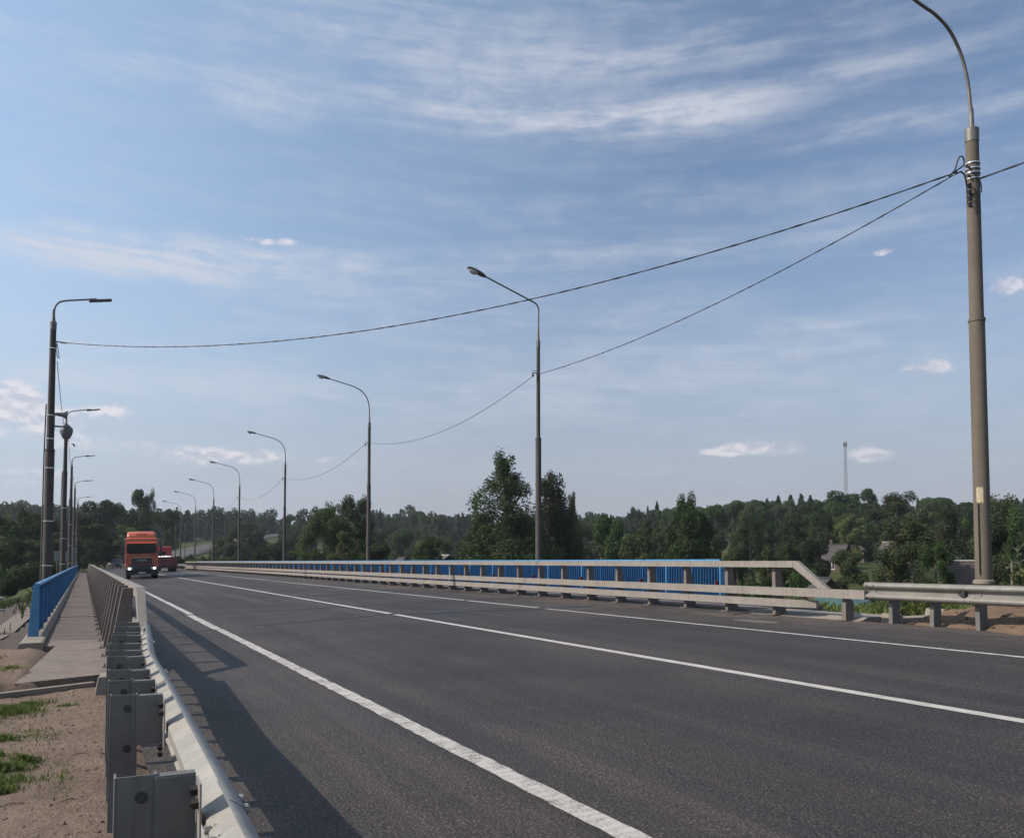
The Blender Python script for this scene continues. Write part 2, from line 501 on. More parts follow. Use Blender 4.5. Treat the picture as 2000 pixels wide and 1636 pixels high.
leaf_mat('grass_dull', (0.034, 0.044, 0.018), (0.050, 0.060, 0.026), (0.066, 0.066, 0.036), 0.2)


# ------------------------------------------------------------------ geometry helpers
class G:
    def __init__(self):
        self.v, self.f, self.smooth = [], [], []

    def add(self, vs, fs, sm=False):
        o = len(self.v)
        self.v += [tuple(p) for p in vs]
        self.f += [tuple(i + o for i in f) for f in fs]
        self.smooth += [sm] * len(fs)
        return self

    def box(self, c, s, rot=None):
        hx, hy, hz = s[0] / 2, s[1] / 2, s[2] / 2
        p = [Vector((x, y, z)) for x in (-hx, hx) for y in (-hy, hy) for z in (-hz, hz)]
        if rot is not None:
            m = rot if isinstance(rot, Matrix) else Euler(rot).to_matrix()
            p = [m @ q for q in p]
        c = Vector(c)
        return self.add([q + c for q in p], [(0, 1, 3, 2), (4, 6, 7, 5), (0, 4, 5, 1), (2, 3, 7, 6), (0, 2, 6, 4), (1, 5, 7, 3)])

    def prism(self, poly, a, b, axis='y'):
        """poly (u,w) pairs extruded from a to b along axis; u,w fill the two other axes in order"""
        def mk(u, w, t):
            return {'y': (u, t, w), 'x': (t, u, w), 'z': (u, w, t)}[axis]
        n = len(poly)
        vs = [mk(u, w, a) for u, w in poly] + [mk(u, w, b) for u, w in poly]
        fs = [tuple(range(n)), tuple(range(2 * n - 1, n - 1, -1))] + [(i, (i + 1) % n + 0, (i + 1) % n + n, i + n) for i in range(n)]
        return self.add(vs, fs)

    def tube(self, pts, r, n=10, cap=True):
        pts = [Vector(p) for p in pts]
        rs = r if hasattr(r, '__len__') else [r] * len(pts)
        vs, fs = [], []
        ref = None
        for i, p in enumerate(pts):
            d = (pts[min(i + 1, len(pts) - 1)] - pts[max(i - 1, 0)]).normalized()
            if ref is None:
                ref = Vector((0, 0, 1)) if abs(d.z) < 0.9 else Vector((1, 0, 0))
            a = d.cross(ref).normalized()
            ref = a.cross(d).normalized()
            for k in range(n):
                t = 2 * math.pi * k / n
                vs.append(p + (a * math.cos(t) + ref * math.sin(t)) * rs[i])
        for i in range(len(pts) - 1):
            for k in range(n):
                fs.append((i * n + k, i * n + (k + 1) % n, (i + 1) * n + (k + 1) % n, (i + 1) * n + k))
        self.add(vs, fs, True)
        if cap:
            o = len(self.v) - len(vs)
            self.f += [tuple(o + k for k in range(n - 1, -1, -1)), tuple(o + (len(pts) - 1) * n + k for k in range(n))]
            self.smooth += [False, False]
        return self

    def lathe(self, prof, c=(0, 0, 0), n=20, axis='z'):
        """profile of (radius, height)"""
        c = Vector(c)
        vs, fs = [], []
        for r, h in prof:
            for k in range(n):
                t = 2 * math.pi * k / n
                q = (r * math.cos(t), r * math.sin(t), h)
                if axis == 'x':
                    q = (h, q[0], q[1])
                if axis == 'y':
                    q = (q[0], h, q[1])
                vs.append(c + Vector(q))
        for i in range(len(prof) - 1):
            for k in range(n):
                fs.append((i * n + k, i * n + (k + 1) % n, (i + 1) * n + (k + 1) % n, (i + 1) * n + k))
        self.add(vs, fs, True)
        o = len(self.v) - len(vs)
        self.f += [tuple(o + k for k in range(n - 1, -1, -1)), tuple(o + (len(prof) - 1) * n + k for k in range(n))]
        self.smooth += [False, False]
        return self

    def sweep(self, prof, path, closed=True, cap=True, sm=False):
        """prof: list of (lateral, up); path: list of (point, lateral_dir)"""
        n = len(prof)
        vs, fs = [], []
        for p, lat in path:
            p, lat = Vector(p), Vector(lat)
            for a, b in prof:
                vs.append(p + lat * a + Vector((0, 0, b)))
        for i in range(len(path) - 1):
            for k in range(n if closed else n - 1):
                fs.append((i * n + k, i * n + (k + 1) % n, (i + 1) * n + (k + 1) % n, (i + 1) * n + k))
        self.add(vs, fs, sm)
        if cap and closed:
            o = len(self.v) - len(vs)
            self.f += [tuple(o + k for k in range(n - 1, -1, -1)), tuple(o + (len(path) - 1) * n + k for k in range(n))]
            self.smooth += [False, False]
        return self

    def loft(self, secs, sm=False):
        """closed sections with equal counts"""
        n = len(secs[0])
        vs = [q for s in secs for q in s]
        fs = []
        for i in range(len(secs) - 1):
            for k in range(n):
                fs.append((i * n + k, i * n + (k + 1) % n, (i + 1) * n + (k + 1) % n, (i + 1) * n + k))
        fs += [tuple(range(n - 1, -1, -1)), tuple((len(secs) - 1) * n + k for k in range(n))]
        return self.add(vs, fs, sm)

    def mesh(self, name, mat, fix=True):
        me = bpy.data.meshes.new(name)
        me.from_pydata([tuple(p) for p in self.v], [], self.f)
        if mat:
            me.materials.append(MAT[mat])
        me.polygons.foreach_set('use_smooth', self.smooth)
        if fix:
            import bmesh
            bm = bmesh.new()
            bm.from_mesh(me)
            bmesh.ops.recalc_face_normals(bm, faces=bm.faces)
            bm.to_mesh(me)
            bm.free()
        if any(self.smooth):
            me.set_sharp_from_angle(angle=R_(38))
        me.update()
        return me


def link(name, data, parent=None, loc=None, rot=None, sc=None):
    o = bpy.data.objects.new(name, data)
    COL.objects.link(o)
    if parent:
        o.parent = parent
    if loc is not None:
        o.location = loc
    if rot is not None:
        o.rotation_euler = rot
    if sc is not None:
        o.scale = sc
    return o


def part(name, g, mat, parent=None, bev=0.0, **kw):
    o = link(name, g.mesh(name, mat), parent, **kw)
    if bev:
        md = o.modifiers.new('bevel', 'BEVEL')
        md.width = bev
        md.segments = 2
        md.limit_method = 'ANGLE'
        md.angle_limit = R_(40)
    return o


def tag(o, label=None, cat=None, group=None, kind=None):
    if label:
        o['label'] = label
    if cat:
        o['category'] = cat
    if group:
        o['group'] = group
    if kind:
        o['kind'] = kind
    return o


def thing(name, label, cat, loc=(0, 0, 0), rot=(0, 0, 0), group=None):
    return tag(link(name, None, None, loc, rot), label, cat, group)


def copy_tree(o, parent=None):
    c = o.copy()
    COL.objects.link(c)
    if parent:
        c.parent = parent
    for ch in list(o.children):
        copy_tree(ch, c)
    return c


# ------------------------------------------------------------------ the course of the road
X0, RAD, S0 = 6.5, 550.0, 150.0


def smooth(a, b, x):
    t = np.clip((x - a) / (b - a), 0, 1)
    return t * t * (3 - 2 * t)


def road_z(s):
    s = np.asarray(s, float)
    q = np.clip(s - 190, 0, 143)
    return 0.00028 * q * q + 0.08 * np.clip(s - 333, 0, None)


def bank(s):
    return 0.03 * (1 - smooth(150, 260, np.asarray(s, float)))


def road_pt(s, t, dz=0.0):
    """point at distance s along the road, lateral t (metres right of the camera's line)"""
    z = float(road_z(s) + bank(s) * t) + dz
    if s <= S0:
        return Vector((t, s, z))
    ph = (s - S0) / RAD
    r = RAD - (t - X0)
    return Vector((X0 + RAD - r * math.cos(ph), S0 + r * math.sin(ph), z))


def road_lat(s):
    ph = max(s - S0, 0) / RAD
    return Vector((math.cos(ph), -math.sin(ph), 0))


def path_coords(X, Y):
    ph = np.arctan2(Y - S0, X0 + RAD - X)
    r = np.hypot(Y - S0, X0 + RAD - X)
    far = Y > S0
    s = np.where(far, S0 + RAD * ph, Y)
    t = np.where(far, X0 + RAD - r, X)
    return s, t


def lumps(X, Y, k=1.0):
    return (np.sin(X * 0.9 * k + 1.3 * np.sin(Y * 0.6 * k)) * np.cos(Y * 0.8 * k + np.sin(X * 0.7 * k)))


# terraces on which the houses of the valley stand: (photograph column, distance, ground height, radius)
TERRACE = []
for px, dist, yr, drop, rad in ((1629, 150, 1063, 4.6, 24), (1660, 182, 1050, 4.8, 24), (1876, 78, 1095, 4.6, 20), (1741, 165, 1058, 4.0, 20), (1610, 84, 1128, 2.8, 16),
                                (868, 108, 1084, 3.6, 20), (786, 112, 1088, 3.2, 20), (1636, 42, 1160, 2.6, 12), (-60, 104, 1160, 3.6, 12)):
    d_ = ray(px, yr)
    h_ = math.hypot(d_.x, d_.y)
    TERRACE.append((d_.x / h_ * dist, d_.y / h_ * dist, CZ + d_.z / h_ * dist - drop, rad))


def terrain(X, Y):
    X, Y = np.asarray(X, float), np.asarray(Y, float)
    d = np.hypot(X, Y)
    a = np.degrees(np.arctan2(X, Y))
    s, t = path_coords(X, Y)
    right = smooth(30, 44, a)
    hill = -8 + (22 * smooth(170, 520, d)) * (1 - right) + right * (19 * smooth(120, 330, d) + 4 * smooth(330, 600, d)) + 14 * smooth(520, 1100, d)
    left = smooth(4, -3, a)
    hill = hill * (1 - left) + left * (-6.5 + 8 * smooth(110, 240, d) + 24 * smooth(240, 700, d))
    hill = hill + 0.5 * lumps(X, Y, 0.07) * smooth(25, 60, d)
    for bx, by, bz, br in TERRACE:
        k = smooth(br, br * 0.35, np.hypot(X - bx, Y - by))
        hill = hill * (1 - k) + bz * k
    rz = road_z(s) + bank(s) * np.clip(t, -1.5, 15) - 0.30
    tl = np.where(s < 18.0, -7.0, -1.45)
    tr = np.where(s < 13, 17.0, 15.3)
    e = np.maximum(np.maximum(tl - t, t - tr), 0)
    wid = np.where(t > 6, 15.0, 14.0) + smooth(170, 300, s) * 16
    k = smooth(0, 1, e / wid)
    z = rz * (1 - k) + hill * k
    z = np.where(s > 700, hill, z)
    return z


def terr(x, y):
    return float(terrain(np.array([x]), np.array([y]))[0])


def spaced(*segs):
    out = []
    for a, b, st in segs:
        n = max(1, int(round((b - a) / st)))
        out += [a + (b - a) * i / n for i in range(n)]
    out.append(segs[-1][1])
    return np.array(out)


gx = spaced((-5000, -1500, 500), (-1500, -400, 110), (-400, -80, 20), (-80, -16, 4), (-16, -2, 1.4), (-2, 18, 1.25), (18, 40, 1.6), (40, 130, 6), (130, 500, 18), (500, 1500, 60), (1500, 6000, 450))
gy = spaced((-1500, -200, 260), (-200, -30, 24), (-30, 10, 4), (10, 22, 1.0), (22, 160, 6), (160, 420, 10), (420, 1200, 40), (1200, 7000, 400))
XX, YY = np.meshgrid(gx, gy)
ZZ = terrain(XX, YY)
nx, ny = len(gx), len(gy)
g = G()
g.v = list(zip(XX.ravel().tolist(), YY.ravel().tolist(), ZZ.ravel().tolist()))
g.f = [(j * nx + i, j * nx + i + 1, (j + 1) * nx + i + 1, (j + 1) * nx + i) for j in range(ny - 1) for i in range(nx - 1)]
g.smooth = [True] * len(g.f)
tag(part('ground', g, 'meadow'), kind='structure')


def ribbon(name, t0, t1, s0, s1, mat, dz, step=2.0, jag=0.0, seed=0, cols=1):
    rnd = random.Random(seed)
    g = G()
    ss = []
    s = s0
    while s < s1:
        ss.append(s)
        near = s < 22
        s += step if not near else min(step, 0.12 if jag else step)
    ss.append(s1)
    for s in ss:
        for c in range(cols + 1):
            t = t0 + (t1 - t0) * c / cols
            if jag and c in (0, cols):
                t += rnd.uniform(-jag, jag)
            g.v.append(tuple(road_pt(s, t, dz)))
    w = cols + 1
    for i in range(len(ss) - 1):
        for c in range(cols):
            g.f.append((i * w + c, i * w + c + 1, (i + 1) * w + c + 1, (i + 1) * w + c))
            g.smooth.append(False)
    return tag(part(name, g, mat), kind='structure')


# carriageway, deck edges, painted lines
ribbon('road', 0.42, 12.0, -40, 640, 'asphalt', 0.0, 3.0, 0.0, 0, 6)
ribbon('road', 11.95, 12.62, -40, 13.1, 'gravel_grey', -0.012, 0.5, 0.03, 4)
rw = ribbon('road', 12.002, 12.75, 13.1, 640, 'asphalt', 0.0, 3.0)
tag(ribbon('road_marking', 2.385, 2.535, -6, 17.55, 'paint_left', 0.004, 1.0, 0.008, 1), kind='structure')
ribbon('road_marking', 2.35, 2.52, 17.58, 22.9, 'paint_left', 0.004, 1.0, 0.011, 2)
ribbon('road_marking', 2.42, 2.565, 22.93, 400, 'paint_left', 0.004, 2.0, 0.006, 3)
ribbon('road_marking', 6.50, 6.64, -6, 18.55, 'paint_mid', 0.004, 1.0, 0.005, 5)
ribbon('road_marking', 6.51, 6.65, 18.98, 400, 'paint_mid', 0.004, 2.0, 0.006, 6)
ribbon('road_marking', 9.99, 10.085, -6, 17.5, 'paint_right', 0.004, 1.0, 0.004, 7)
ribbon('road_marking', 10.0, 10.12, 17.85, 74, 'paint_right', 0.004, 2.0, 0.004, 8)
ribbon('road_marking', 10.0, 10.12, 80, 400, 'paint_right', 0.004, 2.0, 0.004, 9)


def crack(pts, w, mat='bitumen', dz=0.006, seed=0):
    rnd = random.Random(seed)
    P = []
    for (x0, y0), (x1, y1) in zip(pts, pts[1:]):
        n = max(2, int(abs(x1 - x0) / 0.18))
        for i in range(n):
            f = i / n
            P.append((x0 + (x1 - x0) * f, y0 + (y1 - y0) * f + rnd.gauss(0, w * 0.35)))
    P.append(pts[-1])
    g = G()
    for x, y in P:
        ww = w * rnd.uniform(0.55, 1.2)
        g.v += [tuple(road_pt(y - ww, x, dz)), tuple(road_pt(y + ww, x, dz))]
    for i in range(len(P) - 1):
        g.f.append((2 * i, 2 * i + 2, 2 * i + 3, 2 * i + 1))
        g.smooth.append(False)
    return tag(part('road_crack', g, mat), kind='structure')


crack([(3.3, 18.0), (6.35, 18.72)], 0.10, seed=1)
crack([(0.5, 17.4), (2.36, 17.6)], 0.07, seed=2)
crack([(6.70, 18.78), (8.7, 18.25), (11.2, 17.35)], 0.22, seed=3)
crack([(0.5, 22.7), (6.4, 22.55)], 0.12, seed=4)
crack([(6.66, 22.5), (11.9, 22.0)], 0.10, seed=5)
# worn pale patch by the right line and scuffed paint near the joint
g = G()
for i in range(24):
    a = 2 * math.pi * i / 24
    g.v.append(tuple(road_pt(11.55 + 0.55 * math.sin(a) + 0.15 * math.cos(a), 11.15 + 0.20 * math.cos(a) - 0.05 * math.sin(a), 0.004)))
g.f.append(tuple(range(24)))
g.smooth.append(False)
tag(part('road_patch', g, 'tar_wear'), kind='structure')

# left walkway beside the bridge, lower than the road
WL = -0.09
g = G()
rnd = random.Random(5)
ys = [12.35] + [17.2 + 2.98 * i for i in range(36)] + [126]
for a, b in zip(ys, ys[1:]):
    x0 = -0.64 if a > 17 else -0.42
    dz = rnd.uniform(-0.006, 0.006)
    tilt = rnd.uniform(-0.006, 0.006)
    q = [(x0, a + 0.008), (0.46, a + 0.008), (0.46, b - 0.008), (x0, b - 0.008)]
    if a == 12.35:
        q = [(-0.75, 12.15), (0.46, 12.72), (0.46, b - 0.008), (-0.44, b - 0.008)]
    top = [(x, y, WL + dz + (tilt if k > 1 else 0)) for k, (x, y) in enumerate(q)]
    g.add(top + [(x, y, WL - 0.2) for x, y in q], [(0, 1, 2, 3), (0, 4, 5, 1), (1, 5, 6, 2), (2, 6, 7, 3), (3, 7, 4, 0)])
tag(part('pavement', g, 'concrete'), kind='structure')
# kerb of the road at the left barrier
g = G()
g.prism([(0.465, -0.25), (0.465, -0.03), (0.50, 0.02), (0.80, 0.027), (0.80, 0.015), (0.80, -0.25)], 17.2, 126, 'y')
tag(part('kerb', g, 'concrete'), kind='structure')
# right footway of the bridge, reaching back under the railing
g = G()
g.prism([(12.75, 0.0), (12.75, 0.42), (12.90, 0.455), (14.75, 0.47), (14.9, 0.45), (14.9, 0.0)], 13.3, 126, 'y')
tag(part('pavement', g, 'concrete'), kind='structure')
# concrete gutter at the end of the right footway
g = G()
g.prism([(12.2, 0.30), (12.62, 0.385), (12.75, 0.43), (13.6, 0.44), (13.6, 0.0), (12.2, 0.0)], 10.35, 13.29, 'y')
tag(part('kerb', g, 'concrete_light'), kind='structure')
gut = part('drain_channel', G().prism([(13.05, 0.30), (13.08, 0.50), (13.16, 0.50), (13.20, 0.43), (14.3, 0.43), (14.34, 0.56), (14.44, 0.56), (14.46, 0.30)], 9.95, 10.33, 'y'), 'concrete_light', bev=0.012)
tag(gut, 'low concrete drain kerb between the right guard rail and grass bank', 'kerb')


# ------------------------------------------------------------------ soil beside the road
def soil(name, xs, ys, fn, mat):
    X, Y = np.meshgrid(xs, ys)
    Z = fn(X, Y)
    n, m = len(xs), len(ys)
    g = G()
    g.v = list(zip(X.ravel().tolist(), Y.ravel().tolist(), Z.ravel().tolist()))
    g.f = [(j * n + i, j * n + i + 1, (j + 1) * n + i + 1, (j + 1) * n + i) for j in range(m - 1) for i in range(n - 1)]
    g.smooth = [True] * len(g.f)
    return tag(part(name, g, mat), kind='structure')


rs = np.random.RandomState(3)
WN = [(rs.uniform(-1, 1), rs.uniform(-1, 1), rs.uniform(0, 6.28)) for _ in range(14)]


def rough(X, Y, f0, amp):
    z = 0
    for i, (a, b, p) in enumerate(WN):
        f = f0 * (1.35 ** i)
        z = z + amp / (1.25 ** i) * np.sin(f * (a * X + b * Y) * 1.6 + p + 1.7 * np.sin(f * 0.7 * (b * X - a * Y)))
    return z


def dirt_left(X, Y):
    base = 0.11 - 0.315 * smooth(4.5, 10.9, Y) - 0.03 * smooth(0, -4, X)
    base = base - 0.10 * smooth(0.22, 0.50, X) * smooth(11, 4, Y)
    z = base + rough(X, Y, 1.3, 0.016) + rough(X + 7, Y, 7.0, 0.005)
    z = z + 0.145 * smooth(-0.25, -0.55, X) * smooth(12.03, 12.2, Y) * smooth(17.3, 16.6, Y)
    gapd = (1 - smooth(-0.3, -0.6, X)) * smooth(0.02, 0.10, Y - (12.40 + 0.514 * (X - 0.17)))
    z = z - 0.09 * gapd * smooth(13.2, 12.9, Y)
    return z - 0.9 * smooth(-4.5, -7.5, X) - 0.8 * smooth(17.2, 20.5, Y) * smooth(-0.8, -1.2, X) - 0.2 * smooth(12.2, 13.0, Y) * smooth(-0.8, -0.3, X)


soil('shoulder', spaced((-8, -2, 0.2), (-2, 0.55, 0.035)), spaced((0.2, 2, 0.1), (2, 13, 0.06), (13, 21, 0.25)), dirt_left, 'dirt_left')


def bank_left(X, Y):
    return terrain(X, Y) + 0.03 + rough(X, Y, 0.9, 0.02) - 0.10 * smooth(-6.5, -7.5, X) - 0.3 * smooth(43, 46, Y)


soil('bank', spaced((-7.8, -1.06, 0.22)), spaced((18.2, 30, 0.25), (30, 46, 0.6)), bank_left, 'gravel_grey')


def hit(px, py):
    d = ray(px, py)
    t0 = 10.0
    while t0 < 400 and CZ + d.z * t0 > terr(d.x * t0, d.y * t0):
        t0 += 0.15
    return d.x * t0, d.y * t0


g = G()
pp = [hit(px, py) for px, py in ((-40, 1262), (0, 1242), (35, 1214), (66, 1188))]
pl = []
for (xa, ya), (xb, yb) in zip(pp, pp[1:]):
    n = max(2, int(math.hypot(xb - xa, yb - ya) / 0.5))
    pl += [(xa + (xb - xa) * i / n, ya + (yb - ya) * i / n) for i in range(n)]
pl.append(pp[-1])
for x, y in pl:
    for dx in (-0.28, 0.28):
        g.v.append((x + dx, y - dx * 0.25, terr(x + dx, y - dx * .25) + 0.065))
g.f = [(2 * i, 2 * i + 1, 2 * i + 3, 2 * i + 2) for i in range(len(pl) - 1)]
g.smooth = [True] * len(g.f)
tag(part('path', g, 'concrete'), kind='structure')


def dirt_right(X, Y):
    base = 0.33 + 0.30 * smooth(12.35, 13.4, X) + 0.10 * smooth(13.5, 15, X)
    base = np.where(X < 12.2, 0.03 * X - 0.03, base) + 0 * Y
    z = base + rough(X, Y, 1.2, 0.030) * smooth(12.1, 12.7, X) + rough(X, Y, 6.0, 0.006)
    return z - 1.2 * smooth(15.5, 17.6, X) - 0.28 * smooth(9.3, 9.9, Y)


soil('shoulder', spaced((12.05, 17.6, 0.09)), spaced((-6, 4, 0.5), (4, 10.4, 0.08)), dirt_right, 'dirt_right')

# kerb strip across the path and the small block by the barrier
g = G()
a, b = Vector((-3.0, 10.70, 0)), Vector((0.17, 12.33, 0))
d = (b - a).normalized()
n = Vector((-d.y, d.x, 0))
zz0, zz1 = -0.42, -0.150
q = [a, b, b + n * 0.10, a + n * 0.10]
g.add([(p.x, p.y, zz0) for p in q] + [(p.x, p.y, zz1) for p in q], [(0, 3, 2, 1), (4, 5, 6, 7), (0, 1, 5, 4), (1, 2, 6, 5), (2, 3, 7, 6), (3, 0, 4, 7)])
tag(part('kerb_stone', g, 'concrete_light', bev=0.008), 'long thin pale kerb stone lying across the path near the grass', 'kerb')
g = G()
g.add([(0.13, 11.50, -0.30), (0.45, 11.55, -0.30), (0.45, 12.02, -0.30), (0.15, 11.98, -0.30), (0.18, 11.62, 0.0), (0.43, 11.64, 0.0), (0.43, 11.98, 0.012), (0.22, 11.94, 0.01)],
      [(0, 3, 2, 1), (4, 5, 6, 7), (0, 1, 5, 4), (1, 2, 6, 5), (2, 3, 7, 6), (3, 0, 4, 7)])
tag(part('concrete_block', g, 'concrete_light', bev=0.012), 'small pale concrete block beside the left guard rail posts', 'block')
#PART2

# ------------------------------------------------------------------ bridge barriers of three box rails
def bridge_barrier(label, xf, m, zb, yoff, n_post):
    """xf: road-side face of the posts, m: +1 when the back is towards +X"""
    root = thing('bridge_barrier', label, 'barrier', (xf, 12.36 + yoff, zb), (0, 0, 0))
    Y = 1.392
    L = Y * (n_post - 1) + 0.5

    def rail(name, z0, z1, ya, yb, seam):
        g = G()
        y = ya
        k = 0
        while y < yb - 0.01:
            y2 = min(y + seam * (0.55 if k == 0 else 1), yb)
            u0, u1 = sorted((-0.115 * m, -0.004 * m))
            g.prism([(u0, z0), (u1, z0), (u1, z1), (u0, z1)], y + 0.004, y2 - 0.004, 'y')
            y = y2
            k += 1
        # plain inner sleeve seen as a thin dark seam between sections
        u0, u1 = sorted((-0.105 * m, -0.014 * m))
        g.prism([(u0, z0 + .01), (u1, z0 + .01), (u1, z1 - .01), (u0, z1 - .01)], ya + 0.03, yb - 0.03, 'y')
        return part(name, g, 'galv_rail', root)
    rail('top_rail', 0.965, 1.095, -0.62, L, Y * 4)
    rail('middle_rail', 0.405, 0.565, -2.28, L, Y * 4)
    rail('lower_rail', 0.185, 0.335, -0.55, L, Y * 4)
    # bent end of the top rail and tapering stub of the lower rail
    g = G()
    u0, u1 = sorted((-0.1145 * m, -0.0045 * m))
    prof = [(-0.621, 0.965), (-0.621, 1.094), (-0.70, 1.094), (-1.46, 0.567), (-1.25, 0.567)]
    vs = [(u0, y, z) for y, z in prof] + [(u1, y, z) for y, z in prof]
    g.add(vs, [(0, 1, 2, 3, 4), (9, 8, 7, 6, 5)] + [(i, (i + 1) % 5, (i + 1) % 5 + 5, i + 5) for i in range(5)])
    part('end_rail', g, 'galv_rail', root, bev=0.004)
    g = G()
    prof = [(-0.115, -0.551), (-0.004, -0.551), (0.14, -1.02), (0.04, -1.05)]
    vs = [(u * m, y, 0.187) for u, y in prof] + [(u * m, y, 0.333) for u, y in prof]
    g.add(vs, [(0, 1, 2, 3), (7, 6, 5, 4)] + [(i, (i + 1) % 4, (i + 1) % 4 + 4, i + 4) for i in range(4)])
    part('rail_stub', g, 'galv_rail', root)
    # gooseneck post under the end of the middle rail
    g = G()
    pr = [(-0.06, 0.0), (0.20, 0.0), (0.20, 0.30), (0.10, 0.44), (-0.003, 0.50), (-0.003, 0.40), (-0.003, 0.33), (-0.06, 0.28)]
    pr = [(-0.03, 0.0), (0.19, 0.0), (0.19, 0.33), (0.08, 0.44), (-0.003, 0.50), (-0.003, 0.345), (-0.03, 0.31)]
    g.prism([(u * m, z) for u, z in pr], -1.80, -1.70, 'y')
    g.box((0.08 * m, -1.75, 0.008), (0.32, 0.18, 0.016))
    part('end_post', g, 'barrier_post', root, bev=0.006)
    # posts: flange towards the road, deep tapering web plates behind
    g = G()
    g.prism([(0, 0.016), (0.30 * m, 0.016), (0.13 * m, 1.07), (0, 1.07)], -0.046, 0.046, 'y')
    g.box((0.13 * m, 0, 0.008), (0.46, 0.20, 0.016))
    for bx in (-0.06, 0.33):
        for by in (-0.065, 0.065):
            g.lathe([(0.014, 0.016), (0.014, 0.042)], (bx * m, by, 0), 6)
    p0 = part('post', g, 'barrier_post', root, bev=0.004)
    for k in range(1, n_post):
        c = p0.copy()
        COL.objects.link(c)
        c.parent = root
        c.location = (0, Y * k, 0)
    g = G()
    g.box((-0.06 * m, 0, 0.0), (0.085, 0.03, 0.085))
    g.box((-0.06 * m, 0, -0.04), (0.05, 0.05, 0.01))
    r0 = part('reflector', g, 'red_reflector', root, bev=0.004)
    r0.location = (0, 1.62, 0.61)
    r0['label'] = 'red reflector on the middle rail'
    for k in range(1, n_post // 2 - 1):
        c = r0.copy()
        COL.objects.link(c)
        c.parent = root
        c.location = (0, 1.62 + 2 * Y * k, 0.61)
    return root


bridge_barrier('long grey three-rail bridge barrier on the far right side of the road', 12.45, 1, 0.372, 0.0, 79)
bridge_barrier('three-rail bridge barrier between the left walkway and the road', 0.60, -1, 0.020, 0.16, 78)

# ------------------------------------------------------------------ corrugated guard rails
W = [(0.0, 0.030), (0.010, 0.046), (0.028, 0.070), (0.048, 0.083), (0.072, 0.083), (0.092, 0.070), (0.122, 0.012), (0.134, 0.0),
     (0.178, 0.0), (0.190, 0.012), (0.220, 0.070), (0.240, 0.083), (0.264, 0.083), (0.284, 0.070), (0.302, 0.046), (0.312, 0.030)]
WPROF = [(v, h) for h, v in W] + [(v - 0.006, h) for h, v in reversed(W)]


def w_beam(g, pts, lats, z, sec=None):
    """beam swept through points; z height of its lower edge above the point"""
    g.sweep([(v, h + z) for v, h in WPROF], list(zip(pts, lats)), True, True, True)


def bolt(g, p, r, h, axis='x', n=6):
    g.lathe([(r, 0), (r, h)], p, n, axis)


def flat_smooth(o, ang=35):
    o.data.polygons.foreach_set('use_smooth', [True] * len(o.data.polygons))
    md = o.modifiers.new('edges', 'EDGE_SPLIT')
    md.split_angle = R_(ang)


# left rail near the camera, flaring off the walkway
KX = [(-2.2, 0.28), (1.0, 0.325), (2.7, 0.362), (4.5, 0.392), (7.0, 0.430), (9.0, 0.53), (10.5, 0.605)]


def beam_x(y):
    return float(np.interp(y, [k[0] for k in KX], [k[1] for k in KX]))


LZ = 0.443
root = thing('guard_rail', 'corrugated steel guard rail nearest the camera beside the bare dirt', 'guard rail', (0.3, 4, 0))
inv = Matrix.Translation((-0.3, -4, 0))


def loc_part(name, g, mat, parent=None, off=None, bev=0.0):
    off = off or Vector((0.3, 4, 0))
    g.v = [tuple(Vector(p) - off) for p in g.v]
    return part(name, g, mat, parent or root, bev)


secs = [(-2.2, 2.78, 0.0), (2.55, 6.15, -0.0035), (5.9, 8.35, 0.0), (8.15, 10.5, -0.0035)]
for ya, yb, dv in secs:
    g = G()
    ys = np.linspace(ya, yb, max(4, int((yb - ya) / 0.25)))
    pts = [(beam_x(y) - dv * 1.6, y, 0) for y in ys]
    w_beam(g, pts, [(1, 0, 0)] * len(pts), LZ - 0.0015 * (dv < 0))
    for yy in (ya + 0.05, ya + 0.16):
        for hz in (0.05, 0.13, 0.182, 0.262):
            vx = 0.083 if hz in (0.05, 0.262) else 0.01
            bolt(g, (beam_x(yy) + vx, yy, LZ + hz), 0.016, 0.012, 'x', 10)
            bolt(g, (beam_x(yy) + vx - 0.028, yy, LZ + hz), 0.014, 0.02, 'x', 6)
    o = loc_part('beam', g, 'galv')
    flat_smooth(o)

